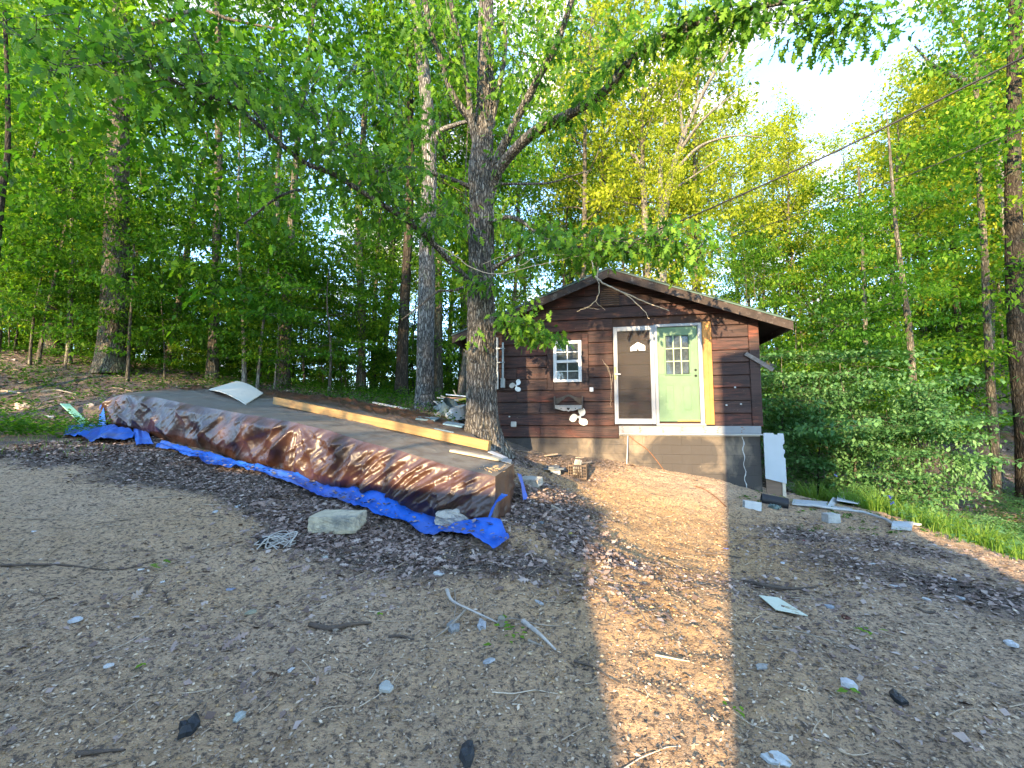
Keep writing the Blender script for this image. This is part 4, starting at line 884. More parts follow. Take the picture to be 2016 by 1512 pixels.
for k, (px, py, Y, hh, lb) in enumerate(((1600, 905, 10.4, .75, 'tall weed clump close behind the white notched board'), (1660, 925, 9.7, .7, 'tall weed clump above the heap of pale boards'), (1720, 950, 9.0, .65, 'bright weed clump above the white tube end'), (1850, 1010, 7.6, .5, 'sunlit weed clump left of the right border'), (1930, 1040, 7.0, .5, 'feathery weed clump at the right border edge'))):
    p = W(px, py, Y); z_ = g1(p[0], p[1]); gg = np.random.default_rng(k + 700); n_ = 260; a_ = gg.random(n_) * 6.283; r_q = gg.random(n_) ** .6 * .35; hv = hh * (.4 + .7 * gg.random(n_)); B = np.stack([r_q * np.cos(a_), r_q * np.sin(a_), 0 * a_], -1); d = np.stack([np.cos(a_), np.sin(a_), 0 * a_], -1); q = np.stack([-np.sin(a_), np.cos(a_), 0 * a_], -1); rows_ = []
    for t_, w_ in ((0, 1), (.5, .8), (.85, .4), (1, .05)): c = B + np.array([0, 0, 1.]) * (hv * t_ * (1 - .3 * t_))[:, None] + d * (hv * .5 * t_ * t_)[:, None]; rows_ += [c + q * w_ * .006, c - q * w_ * .006]
    bb = np.arange(n_)[:, None] * 8; o = link('weed_clump', mesh_np('weed_clump', np.stack(rows_, 1).reshape(-1, 3), np.concatenate([bb + np.array([0, 1, 3, 2]), bb + np.array([2, 3, 5, 4]), bb + np.array([4, 5, 7, 6])]), {'lv': np.repeat(.3 + .7 * gg.random(n_), 8)}), GRASS, None, (p[0], p[1], z_)); tag(o, lb, 'weeds')
flat('paving_slab', [(1538, 968), (1542, 950), (1566, 955), (1560, 968)], .08, .07, plain('mossy_concrete', (.30, .31, .26), .9), 'mossy concrete slab behind the white board at the cabin corner', 'slab')
# pale lily of scattered litter on the soil, each its own thing
pt = [(1494, 1176), (1532, 1180), (1592, 1225), (1528, 1210)]
tile = flat('vinyl_tile', pt, .025, .004, plain('cream_vinyl', (.56, .60, .48), .5, .1, 6, dirt=(.30, .24, .15), dscale=5, dlo=.55, dhi=.62), 'cream vinyl floor tile with muddy patches on the soil', 'tile')
LIT = [((1632, 1194), .09, .05, (.42, .47, .52), 'blue grey scrap of plastic right of the cream tile'), ((1666, 1222), .09, .04, (.12, .03, .02), 'dark red shard on the soil right of the cream tile'),
       ((1580, 1060), .09, .05, (.30, .03, .06), 'crimson scrap near the cabin corner'), ((1430, 1083), .08, .05, (.25, .28, .62), 'lavender blue disc at the sunlit strip edge'),
       ((1540, 1105), .06, .04, (.75, .75, .73), 'white chip above the stick right of the sunlit strip'), ((1718, 1113), .09, .03, (.75, .76, .74), 'long white chip on the right bank'),
       ((1762, 1153), .10, .03, (.72, .72, .70), 'white sliver in the middle of the right bank'), ((1878, 1136), .05, .03, (.70, .74, .78), 'bluish white chip near the far right grass'),
       ((1890, 1180), .09, .05, (.40, .42, .44), 'grey flat scrap on the far right bank'), ((1672, 1362), .10, .07, (.80, .80, .80), 'crumpled white paper low on the right bank'),
       ((1500, 1322), .14, .04, (.50, .49, .45), 'long pale leaf beside the shadow edge'), ((1826, 1186), .09, .04, (.62, .62, .60), 'pale sliver above the fallen twig at right'),
       ((455, 1157), .075, .055, (.33, .40, .55), 'blue grey scrap in the left foreground'), ((497, 1210), .11, .05, (.42, .42, .30), 'olive leaf below the blue scrap'),
       ((148, 1228), .10, .06, (.74, .78, .80), 'bluish white broken piece at left'), ((212, 1321), .07, .04, (.82, .83, .82), 'white chip above the left corner'),
       ((277, 1122), .05, .04, (.80, .81, .80), 'white chip beside the green leaf'), ((68, 1043), .06, .03, (.80, .82, .82), 'white chip near the far left edge'),
       ((470, 1410), .07, .05, (.50, .54, .50), 'pale green stone chip at bottom left'), ((368, 1448), .11, .10, (.035, .04, .045), 'black shiny stone at bottom left'),
       ((760, 1360), .10, .07, (.60, .61, .55), 'pale torn fabric in the middle foreground'), ((865, 1132), .12, .07, (.74, .75, .73), 'torn white plastic below the blue hem'),
       ((892, 1232), .10, .10, (.38, .38, .36), 'round grey lump among the roots'), ((948, 1228), .08, .11, (.55, .56, .56), 'crumpled grey plastic among the roots'),
       ((1062, 1192), .03, .09, (.72, .73, .71), 'upright white sliver right of the roots'), ((962, 1303), .09, .05, (.55, .58, .60), 'blue white scrap below the roots'),
       ((573, 1322), .035, .03, (.72, .73, .73), 'small white pebble in the foreground middle'), ((425, 1012), .07, .05, (.70, .74, .76), 'white scrap by the leaf litter edge at left'),
       ((468, 1002), .07, .05, (.62, .64, .64), 'pale scrap above the wire bundle'), ((1770, 1385), .08, .06, (.04, .04, .04), 'black lump low on the right bank'),
       ((920, 1495), .10, .12, (.05, .055, .06), 'black stone at the bottom edge'), ((1530, 1508), .15, .06, (.70, .74, .72), 'pale sheet corner at the bottom right'),
       ((1990, 1268), .08, .05, (.75, .76, .76), 'white lump at the right border'), ((640, 1105), .08, .03, (.58, .60, .55), 'pale bark flake below the sandstone block'),
       ((320, 1148), .04, .03, (.7, .7, .68), 'tiny white flake right of the green leaf'), ((1120, 1050), .09, .04, (.6, .5, .12), 'mustard yellow flake in the shaded soil'),
       ((1065, 1032), .11, .06, (.25, .30, .33), 'grey blue flake right of the blue tarp corner')]
for k, (pq, sx, sy, c, lb) in enumerate(LIT):
    p = GP(*pq); sx *= .68; sy *= .68; rg = np.random.default_rng(100 + k); n_ = 9; th = np.linspace(0, 2 * math.pi, n_ + 1)[:-1]; rr = .5 * (1 + .35 * (rg.random(n_) - .5) * 2)
    kx = 1.0 * p[1] / 3.0 if p[1] < 4 else 1.1
    ring = [(sx * .9 * rr[i_] * math.cos(th[i_]) * 1.2, sy * rr[i_] * math.sin(th[i_]) * 2.0) for i_ in range(n_)]
    hz = .22 * min(sx, sy) * (1.3 if 'lump' in lb or 'stone' in lb or 'crumpled' in lb else .45)
    vs = [(a, b_, -.01) for a, b_ in ring] + [(a * .97, b_ * .97, hz * (.5 + rg.random())) for a, b_ in ring] + [(a * .5, b_ * .5, hz * (.8 + 1.2 * rg.random())) for a, b_ in ring] + [(0, 0, hz * 1.3)]
    fs = [(i_, (i_ + 1) % n_, n_ + (i_ + 1) % n_, n_ + i_) for i_ in range(n_)] + [(n_ + i_, n_ + (i_ + 1) % n_, 2 * n_ + (i_ + 1) % n_, 2 * n_ + i_) for i_ in range(n_)] + [(2 * n_ + i_, 2 * n_ + (i_ + 1) % n_, 3 * n_) for i_ in range(n_)]
    kind_ = 'stone' if 'stone' in lb or 'pebble' in lb or 'lump' in lb else 'leaf' if 'leaf' in lb else 'litter'
    o = MB().add(vs, fs).build({'stone': 'stone_chip', 'leaf': 'fallen_leaf', 'litter': 'litter_scrap'}[kind_], plain('litter_%d' % k, tuple(q_ * .55 for q_ in c), .55, .12, 20, bstr=.3), None, (p[0], p[1], gt1(p[0], p[1]) + .008), (rg.normal(0, .12), rg.normal(0, .12), rg.random() * 1.0 - .5)); tag(o, lb, kind_)
# sticks and roots
STICK = plain('grey_stick', (.26, .22, .17), .9, .3, 25, bstr=.5); STICKD = plain('dark_stick', (.085, .065, .05), .9, .4, 20, bstr=.5)
def stick(pxs, r, m_, label, name='stick', lift=None, cat='stick'):
    P = []
    for q in pxs: p = GP(*q[:2]); P.append([p[0], p[1], gt1(p[0], p[1]) + r * .7 + (q[2] if len(q) > 2 else 0)])
    P = spline(P, 5); rad = np.linspace(r, r * .35, len(P)); V, F = tube_np(P, rad, 7, wob=.18, seed=int(pxs[0][0]))
    return tag(link(name, mesh_np(name, V, F, smooth=True), m_), label, cat)
stick([(1468, 1140), (1500, 1155), (1555, 1162), (1610, 1165)], .022, STICKD, 'dark stick pointing right from the sunlit strip')
stick([(610, 1238), (650, 1245), (690, 1240), (732, 1228)], .022, STICKD, 'short dark root piece in the middle foreground')
stick([(655, 1248), (690, 1236), (720, 1235)], .012, STICK, 'pale splinter on the short dark root')
stick([(765, 1250), (790, 1250), (815, 1262)], .012, STICKD, 'small curved dark root right of the pale splinter')
stick([(690, 1085), (730, 1095), (758, 1130), (750, 1200, .01)], .006, STICK, 'thin curved vine below the sandstone block', 'vine')
stick([(880, 1165), (890, 1190, .04), (925, 1210, .03), (985, 1232)], .014, plain('bleached_root', (.42, .38, .33), .85, .2, 20), 'bleached root crossing left of the grey lumps', 'root')
stick([(918, 1208, .03), (880, 1240, .02), (855, 1255)], .009, STICK, 'thin straight stick crossing the bleached root')
stick([(895, 1160), (897, 1200, .03), (893, 1222)], .006, STICK, 'thin upright twig over the round grey lump', 'twig')
stick([(985, 1230), (1010, 1222, .02), (1060, 1232), (1110, 1240)], .006, STICK, 'thin straight twig right of the roots', 'twig')
stick([(1030, 1225), (1060, 1260, .02), (1095, 1290)], .02, plain('bleached_bark', (.40, .36, .31), .9, .3, 20), 'flaky bleached bark strip right of the roots', 'bark')
stick([(1040, 1270), (1070, 1285)], .012, STICK, 'short pale bark piece beside the green sprig', 'bark')
stick([(150, 1497), (190, 1494), (245, 1490)], .014, STICKD, 'black stick at the bottom left corner')
stick([(0, 1128), (120, 1122), (230, 1125), (310, 1100)], .010, STICKD, 'long thin root running across the left foreground', 'root')
stick([(1130, 1300), (1170, 1320), (1200, 1345), (1290, 1390)], .008, STICKD, 'thin dark root across the sunlit strip', 'root')
stick([(1290, 1299), (1320, 1303), (1358, 1312)], .008, plain('straw_stalk', (.5, .42, .28), .8), 'pale stalk in the sunlit strip', 'stalk')
stick([(1520, 1240), (1600, 1262), (1680, 1290)], .007, STICK, 'thin pale twig below the dark red shard', 'twig')
stick([(1800, 1205), (1830, 1212), (1880, 1203)], .014, STICKD, 'bent dark twig on the far right bank', 'twig')
stick([(0, 769), (20, 770), (45, 775)], .04, TWIG, 'pale fallen branch at the left border', 'branch', cat='branch')
stick([(78, 774), (110, 768), (150, 777)], .035, TWIG, 'pale curved fallen branch left of the tarp', 'branch', cat='branch')
stick([(1085, 1000), (1120, 1020), (1135, 1035)], .02, STICK, 'weathered stick on the dark soil right of the tarp')
stick([(300, 988), (370, 980), (400, 995)], .006, STICK, 'fine pale twig in the left middle ground', 'twig')
stick([(1310, 1080), (1400, 1092), (1460, 1100)], .02, STICKD, 'dark root ridge across the top of the sunlit strip', 'root')
rock('pink_stone', GP(45, 805) + [0, 0, .06], .16, .1, .1, plain('pinkish_stone', (.42, .33, .26), .9), 'pinkish stone at the left woodland edge', 'stone', 6)
rock('pink_stone', GP(178, 802) + [0, 0, .03], .10, .06, .05, plain('pale_pink_stone', (.44, .36, .30), .9), 'small flat pinkish stone left of the tarp end', 'stone', 9)
flat('pale_scrap', [(85, 830), (87, 826), (105, 827), (104, 831)], .05, .02, WHITEP, 'white scrap in the weeds left of the mint strip', 'litter')
# crushed can
q = GP(986, 1232); tag(MB().tube([(0, 0, 0), (0, 0, .055)], .026, 12).add([(0.024 * math.cos(a), .024 * math.sin(a), .054) for a in np.linspace(0, 6.28, 13)[:-1]], [tuple(range(12))]).build('tin_can', plain('dull_tin', (.5, .5, .48), .35, .2, 20, metal=.8), None, (q[0], q[1], gt1(q[0], q[1])), (.15, .1, 0), smooth=False), 'small dull tin standing among the roots', 'can')
# ---------------------------------------------------------------- junk pile between the trunks
JB = W(893, 828, 11.6); jz = g1(JB[0], JB[1])
def jp(px, py, Y=11.8): return W(px, py, Y)
JC = [('plank', (862, 783), (905, 790), 12.2, .16, .03, (.45, .42, .36), 'tan board at the left of the junk pile'), ('plank', (868, 779), (884, 787), 11.8, .05, .04, (.42, .33, .22), 'short stick angled on the junk pile'),
      ('plank', (870, 790), (915, 787), 11.6, .20, .03, (.60, .62, .58), 'pale green grey board in the junk pile'), ('plank', (880, 777), (922, 781), 12.0, .22, .03, (.62, .66, .66), 'white board on top of the junk pile'),
      ('plank', (878, 783), (922, 785), 11.9, .10, .04, (.42, .24, .14), 'rust brown batten in the junk pile'), ('plank', (893, 768), (899, 780), 12.1, .04, .03, (.50, .38, .2), 'short yellow stick standing on the junk pile'),
      ('plank', (885, 793), (925, 799), 11.7, .16, .04, (.16, .09, .05), 'dark brown board under the pale boards'), ('plank', (893, 800), (930, 806), 11.8, .14, .04, (.22, .12, .06), 'brown batten low in the junk pile'),
      ('plank', (858, 790), (880, 806), 12.3, .30, .03, (.42, .39, .34), 'grey tan sheet behind the left of the pile'), ('plank', (905, 788), (925, 784), 11.4, .14, .05, (.60, .45, .05), 'bright yellow board in the junk pile')]
for nm, a, b_, Y, w_, h_, c, lb in JC:
    tag(between(jp(*a, Y), jp(*b_, Y - .1), w_, h_, 'scrap_plank', plain('junk_' + str(a[0] + a[1]), c, .75, .2, 6, bstr=.3)), lb, 'plank')
def bucket(px, py, Y, r, hgt, c, rot, lb):
    p = jp(px, py, Y); mb = MB(); mb.tube([(0, 0, 0), (0, 0, hgt)], [r * .85, r], 14).tube([(0, 0, hgt - .03), (0, 0, hgt)], [r * 1.08, r * 1.08], 14)
    mb.add([(r * .85 * math.cos(a), r * .85 * math.sin(a), 0) for a in np.linspace(0, 6.2832, 15)[:-1]], [tuple(range(14))])
    tag(mb.build('bucket', plain('bucket_' + str(px), c, .5, .15, 5), None, p, rot), lb, 'bucket')
bucket(876, 812, 11.3, .20, .34, (.13, .18, .19), (.5, .6, 0), 'dark grey bucket tipped over in the junk pile')
bucket(908, 824, 10.9, .17, .32, (.30, .33, .34), (.2, -.2, 0), 'light grey bucket at the front of the junk pile')
rock('rubbish_bag', jp(890, 818, 11.0), .15, .11, .14, plain('white_bag', (.42, .45, .45), .45, .15, 8, bstr=.8), 'knotted white rubbish bag between the buckets', 'bag', 17)
rock('rubbish_bag', jp(871, 804, 11.7), .20, .14, .12, plain('grey_bag', (.22, .24, .22), .5, .2, 8, bstr=.8), 'greyish bag behind the tipped bucket', 'bag', 23)
rock('rubbish_bag', jp(868, 818, 11.4), .14, .1, .10, plain('cream_bag', (.36, .30, .22), .5, .2, 8, bstr=.8), 'small cream bundle at the left foot of the junk pile', 'bag', 29)
rock('rubbish_mound', jp(898, 820, 12.3) - [0, 0, .1], .75, .5, .38, plain('rubbish_dark', (.07, .06, .05), .9, .5, 12, bstr=1), 'dark mound of mixed rubbish under the boards', 'rubbish', 31)
# ---------------------------------------------------------------- power lines
LINE = plain('black_cable', (.012, .012, .014), .5, 0, 3, bstr=0)
l1 = spline([W(2100, 66, 7.0), W(2016, 112, 7.4), W(1850, 196, 8.2), W(1650, 296, 9.3), W(1460, 383, 10.6), W(1310, 447, 12.0), W(1160, 503, 13.6)], 8)
tag(MB().tube(l1, .020, 6).build('power_line', LINE, smooth=True), 'thick black overhead cable sloping down towards the cabin roof', 'cable')
tag(MB().tube([p + [0, 0, -.02 - .03 * math.sin(i_ * .8)] for i_, p in enumerate(l1)], .006, 4).build('power_line', LINE, smooth=True), 'thin wire twisted along the thick overhead cable', 'cable')
l2 = spline([W(2100, 215, 7.6), W(2016, 252, 8), W(1800, 340, 9.2), W(1600, 412, 10.6), W(1420, 473, 12.2), W(1260, 520, 14.0)], 8)
tag(MB().tube(l2, .010, 4).build('power_line', LINE, smooth=True), 'lower thin overhead wire against the right hand trees', 'cable')

# ---------------------------------------------------------------- leaves and trees
def leaves_mesh(name, C, D, U, size, lv, shape='diamond', ratio=.55, droop=.25):
    """C centres, D leaf direction, U leaf normal -> one mesh"""
    n = len(C); D = D / (np.linalg.norm(D, axis=1)[:, None] + 1e-9); A = np.cross(U, D); A /= np.linalg.norm(A, axis=1)[:, None] + 1e-9; N = np.cross(D, A)
    s = size[:, None]
    if shape == 'diamond':
        V = np.stack([C, C + D * s * .42 + A * s * ratio * .5, C + D * s - N * s * droop, C + D * s * .42 - A * s * ratio * .5], 1).reshape(-1, 3)
        F = np.arange(n * 4).reshape(n, 4); k = 4
    elif shape == 'oak':
        prof = OAKP; m = len(prof); rows = []
        for t, w in prof:
            cx = C + D * s * t - N * s * droop * t * t
            rows += [cx + A * s * w - N * s * abs(w) * .25, cx, cx - A * s * w - N * s * abs(w) * .25]
        V = np.stack(rows, 1).reshape(-1, 3); k = 3 * m; F = []
        for i_ in range(m - 1):
            for a in (0, 1): F.append(np.stack([np.arange(n) * k + 3 * i_ + a, np.arange(n) * k + 3 * i_ + a + 1, np.arange(n) * k + 3 * i_ + a + 4, np.arange(n) * k + 3 * i_ + a + 3], -1))
        F = np.concatenate(F)
    return mesh_np(name, V, F, {'lv': np.repeat(lv, k)})
OAKP = [(0, .01), (.12, .03), (.22, .20), (.30, .07), (.45, .34), (.52, .09), (.70, .27), (.76, .09), (.88, .13), (1.0, .005)]

def rndunit(n, g): v = g.normal(size=(n, 3)); return v / np.linalg.norm(v, axis=1)[:, None]
def tree_proto(seed, H, r0, cb, cr, nleaf, lsize, flat=.35, nb=26, lean=.03, up=.5, bn=7, spread=.35, fork=0):
    g = np.random.default_rng(seed); parts = []
    zt = np.linspace(0, 1, 12); ph = g.random(4) * 6; w = lean * H
    tp = np.stack([w * (np.sin(zt * 2.2 + ph[0]) - math.sin(ph[0])) * .6 + .25 * w * np.sin(zt * 9 + ph[2]) * zt, w * (np.sin(zt * 2 + ph[1]) - math.sin(ph[1])) * .6 + .25 * w * np.sin(zt * 8 + ph[3]) * zt, zt * H - .15], -1)
    rad = r0 * (1 - zt * .93) ** .8; rad[0] *= 1.35
    parts.append(tube_np(tp, rad, 9, wob=.10, seed=seed)); pts = []; wts = []
    for k in range(nb):
        h = cb + (1 - cb) * ((k + g.random()) / nb) ** .9; h = min(h, .985); base = np.array([np.interp(h, zt, tp[:, a]) for a in range(3)]); az = k * 2.4 + g.random() * 1.2
        q = (h - cb) / (1 - cb); prof = (math.sin(math.pi * min(1, .18 + .82 * (1 - q))) ** .6) * (.55 + .45 * g.random()); L = cr * prof + .2
        el = up * (.4 + .9 * q) + g.normal() * .15; d = np.array([math.cos(az) * math.cos(el), math.sin(az) * math.cos(el), math.sin(el)])
        m = 6; P = [base]
        for j in range(m): d = d + g.normal(size=3) * .16 + np.array([0, 0, .05 - flat * .12]); d /= np.linalg.norm(d); P.append(P[-1] + d * L / m)
        P = np.array(P); r = np.interp(h, zt, rad) * .38; parts.append(tube_np(P, np.linspace(r, .006, len(P)), 5)); 
        for j in range(bn):
            t = .25 + .75 * (j + g.random()) / bn; i_ = t * m; i0 = min(int(i_), m - 1); b = P[i0] + (P[i0 + 1] - P[i0]) * (i_ - i0)
            dd = d * .5 + rndunit(1, g)[0] * .8; dd[2] *= (1 - flat); dd /= np.linalg.norm(dd); sl_ = L * (.22 + .25 * g.random())
            e = b + dd * sl_; parts.append(tube_np(np.array([b, (b + e) / 2 + g.normal(size=3) * .04 * sl_, e]), [.25 * r + .004, .006, .002], 3)); 
            for s in (.35, .7, 1.0): pts.append(b + (e - b) * s); wts.append(sl_ * (.5 + s) * g.random() ** 1.5)
    V, F = cat_parts(parts); tm = mesh_np('trunk', V, F, smooth=True)
    pts = np.array(pts); wts = np.array(wts); wts /= wts.sum(); ix = g.choice(len(pts), nleaf, p=wts)
    sp = spread * np.array([1, 1, 1 - flat * 1.3]).clip(.15, 1); C = pts[ix] + g.normal(size=(nleaf, 3)) * sp
    U = rndunit(nleaf, g) * (1 - flat) + np.array([0, 0, 1.]) * (.35 + flat); D = rndunit(nleaf, g) + np.array([0, 0, -.35])
    cl = g.random(len(pts)); lv = np.clip(.6 * cl[ix] + .4 * g.random(nleaf), 0, 1)
    cm = leaves_mesh('crown', C, D, U, lsize * (.45 + 1.1 * g.random(nleaf)), lv)
    return tm, cm, H
def put_tree(proto, x, y, H=None, rz=None, name='forest_tree', label=None, group=None, cat='tree', bark_=None, leaf_=None, wide=1.0, z=None, tilt=(0, 0)):
    tm, cm, h0 = proto; s = (H or h0) / h0; z = g1(x, y) if z is None else z
    rz = R_.uniform(0, 6.28) if rz is None else rz
    e = empty(name, (x, y, z), rz, label, cat, group); e.scale = (s * wide, s * wide, s); e.rotation_euler = (tilt[0], tilt[1], rz)
    for me, nm, m_ in ((tm, 'trunk', bark_), (cm, 'crown', leaf_)):
        if me is None: continue
        if not me.materials: me.materials.append(m_)
        o = bpy.data.objects.new(nm, me); COL.objects.link(o); o.parent = e
        if m_ is not None and me.materials[0] != m_: o.material_slots[0].link = 'OBJECT'; o.material_slots[0].material = m_
    return e
TALL = [tree_proto(100 + k, 20, .17, .26 + .06 * (k % 3), 3.3, 8000, .17, flat=.25, nb=34, up=.75, bn=8, spread=.27) for k in range(4)]
SLIM = [tree_proto(200 + k, 11, .06, .18, 2.3, 7000, .125, flat=.6, nb=26, up=.35, bn=7, spread=.24, lean=.05) for k in range(3)]
UNDER = [tree_proto(300 + k, 5, .035, .16, 1.9, 6500, .095, flat=.75, nb=20, up=.15, bn=7, spread=.22, lean=.07) for k in range(3)]
SHRUB = [tree_proto(400 + k, 3, .03, .03, 1.5, 5000, .10, flat=.35, nb=22, up=.7, bn=8, spread=.15, lean=.05) for k in range(2)]

def furrowed(path4, NS, zstep, depth, spacing, seed, wob=.035):
    L = np.concatenate([[0], np.cumsum(np.linalg.norm(np.diff(path4[:, :3], axis=0), axis=1))]); tq = np.arange(0, L[-1], zstep); Q = np.stack([np.interp(tq, L, path4[:, c]) for c in range(4)], -1)
    V, F = tube_np(Q[:, :3], Q[:, 3], NS); m = len(Q); C = np.repeat(Q[:, :3], NS, axis=0); d = V - C; r = np.linalg.norm(d, axis=1); a = np.tile(np.arange(NS) / NS, m); zz = np.repeat(tq, NS)
    circ = 2 * math.pi * np.repeat(Q[:, 3], NS); nr = np.maximum(8, np.round(circ.max() * .8 / spacing)); wv = .22 * vnoise(a * 9, zz, .35, seed) ; A = (a * nr + wv * 3.0)
    def per(A_, z_, sc, o):      # periodic around the trunk
        A_ = A_ % nr; f = np.clip((A_ - nr + 2) / 2, 0, 1); return vnoise(A_, z_, sc, o) * (1 - f) + vnoise(A_ - nr, z_, sc, o) * f
    rd = per(A, zz / .16, 1.0, seed + 1); rd = 1 - np.abs(rd) * 4; rd = np.clip(rd, 0, 1); fine = per(A * 1.0, zz / .05, .5, seed + 2); low = np.sin(a * 6.283 * 2 + zz * .6 + seed) * .02 + np.sin(a * 6.283 * 3 - zz * .9) * .02 + vnoise(a * 0 + np.cos(a * 6.283), np.sin(a * 6.283) + zz * .6, .5, seed + 3) * wob * 2
    k = (r * (1 + low) - depth * rd ** 1.5 + depth * .5 * fine) / r; return C + d * k[:, None], F
def X_at(px, Y): return (px - 1008) / FPX * Y
HIGH = [tree_proto(500, 16, .14, .58, 2.4, 5000, .16, flat=.3, nb=20, up=.5, bn=7, spread=.3)]; HIGH[0][0].materials.append(BARK_F); HIGH[0][1].materials.append(LEAF_W)
# ---- trunks one can point at: (base px, Y, width px at eye level, top px lean, height, bark, label)
def trunk_tree(line, Y, w0, label, bark_, proto, wide=1.0, limbs=(), name='forest_tree', group=None, crown=True, leaf_=None, taper=.55, w1=None, zoff=0, H=None, gap=0):
    """trunk follows the photo line [(px,py)...] upwards at distance Y"""
    P = [W(a, b, Y) for a, b in line]; z = g1(P[0][0], P[0][1]); P[0][2] = z - .15
    r0 = w0 / 2 / FPX * Y; r1 = (w1 / 2 / FPX * Y) if w1 else r0 * taper; S_ = spline(P, 8); t = np.linspace(0, 1, len(S_)); rad = r0 + (r1 - r0) * t; rad[0] *= 1.5; rad[1] *= 1.22; rad[2] *= 1.08
    b0 = np.array([P[0][0], P[0][1], z]); e = empty(name, b0, 0, label, 'tree', group)
    parts = [furrowed(np.hstack([S_ - b0, rad[:, None]]), 110 if w0 > 30 else 64, .05 if w0 > 30 else .09, min(.016, r0 * .09), .04, int(abs(line[0][0])) % 50)] if w0 > 16 else [tube_np(S_ - b0, rad, 16, wob=.06, seed=int(line[0][0]))]
    for lm in limbs:
        Q = spline([W(a, b, c) for a, b, c in lm[0]], 6) - b0; parts.append(tube_np(Q, np.linspace(lm[1], lm[2], len(Q)), 8, wob=.05, seed=int(lm[0][0][0])))
    V, F = cat_parts(parts); link('trunk', mesh_np('trunk', V, F, smooth=True), bark_, e)
    if crown and proto is not None:
        me = proto[1]; o = bpy.data.objects.new('crown', me); COL.objects.link(o); o.parent = e; Ht = S_[-1][2] - z; s = (H or max(Ht * 1.25, 12)) / proto[2]; o.scale = (s * wide, s * wide, s); o.rotation_euler = (0, 0, R_.uniform(0, 6)); 
        o.location = (S_[len(S_) // 2] - b0)[0] * .6, (S_[len(S_) // 2] - b0)[1], 0
        if leaf_ is not None:
            if not me.materials: me.materials.append(leaf_)
            elif me.materials[0] != leaf_: o.material_slots[0].link = 'OBJECT'; o.material_slots[0].material = leaf_
    return e
for p_ in TALL + SLIM + UNDER: p_[0].materials.append(BARK_F); p_[1].materials.append(LEAF_W)
for p_ in SHRUB: p_[0].materials.append(BARK_D); p_[1].materials.append(LEAF_S)

trunk_tree([(222, 716), (228, 500), (233, 300), (238, 130), (240, -60)], 13.6, 46, 'thick straight trunk at far left with a curved limb to the right', BARK_F, HIGH[0], w1=26, leaf_=LEAF_W,
    limbs=(([(240, 115, 13.6), (265, 70, 13.5), (330, 40, 13.2), (395, 22, 13.0), (460, 40, 12.8), (560, 60, 12.5)], .13, .03), ([(238, 90, 13.6), (250, 30, 13.6), (262, -40, 13.6)], .14, .07)))
trunk_tree([(418, 752), (424, 560), (430, 350), (430, 180), (428, -40)], 14.5, 19, 'straight slim grey trunk behind the beige board', BARK_F, HIGH[0], w1=11, leaf_=LEAF_W)
trunk_tree([(556, 748), (562, 640), (566, 560), (575, 430), (590, 240), (620, 0)], 14.8, 25, 'forked rough trunk right of the beige board', BARK_F, HIGH[0], w1=8, leaf_=LEAF_W, limbs=(([(565, 585, 14.8), (548, 510, 14.8), (545, 400, 14.9), (552, 250, 15), (560, 60, 15)], .14, .05),))
trunk_tree([(711, 772), (712, 600), (706, 440), (716, 250), (730, 0)], 17, 17, 'leaning mid grey trunk behind the tarp middle', BARK_F, TALL[3], w1=9, leaf_=LEAF_W)
trunk_tree([(790, 775), (795, 620), (803, 480), (808, 300), (806, 60)], 15.5, 24, 'dark trunk just left of the grey oak trunk', BARK_D, HIGH[0], w1=12, leaf_=LEAF_W)
trunk_tree([(836, 808), (838, 640), (842, 470), (845, 330), (840, 200), (828, 90), (812, -60)], 13, 36, 'grey mossy trunk with flared foot behind the tarp', BARK_OAK2, HIGH[0], w1=24, leaf_=LEAF_W,
    limbs=(([(852, 285, 13), (868, 258, 12.8), (900, 245, 12.5), (935, 235, 12.2)], .11, .04),))
trunk_tree([(135, 712), (140, 560), (142, 420), (140, 250), (132, 60)], 14, 9, 'thin pale trunk left of the thick left hand trunk', BARK_P, SLIM[0], w1=4, leaf_=LEAF_W)
trunk_tree([(75, 705), (95, 600), (115, 520), (140, 400), (190, 300)], 13.5, 7, 'slender leaning sapling near the left border', BARK_F, SLIM[1], w1=3, leaf_=LEAF_W)
trunk_tree([(-8, 560), (2, 400), (15, 300), (14, 150), (8, 0)], 11, 12, 'thin dark wavy trunk on the left border', BARK_D, SLIM[2], w1=6, leaf_=LEAF_W)
trunk_tree([(483, 752), (478, 600), (470, 500), (468, 420), (474, 200)], 13.6, 8, 'thin spotted grey sapling right of the slim grey trunk', BARK_P, UNDER[0], w1=3, leaf_=LEAF_W)
trunk_tree([(506, 762), (514, 680), (520, 620), (530, 520)], 13.4, 6, 'thin curved sapling between the spotted one and the forked trunk', BARK_P, UNDER[1], w1=3, leaf_=LEAF_W, H=6)
trunk_tree([(252, 742), (256, 640), (262, 560), (264, 480)], 13.0, 6, 'small sapling right beside the thick left hand trunk', BARK_F, UNDER[2], w1=3, leaf_=LEAF_W, H=6)
trunk_tree([(540, 765), (545, 700), (549, 640)], 13.6, 4, 'very thin sapling at the foot of the forked trunk', BARK_P, UNDER[0], w1=2, leaf_=LEAF_W, H=5)
trunk_tree([(905, 700), (930, 560), (934, 400), (936, 200)], 17, 10, 'pale trunk hidden behind the oak', BARK_P, SLIM[0], w1=6, leaf_=LEAF_W)
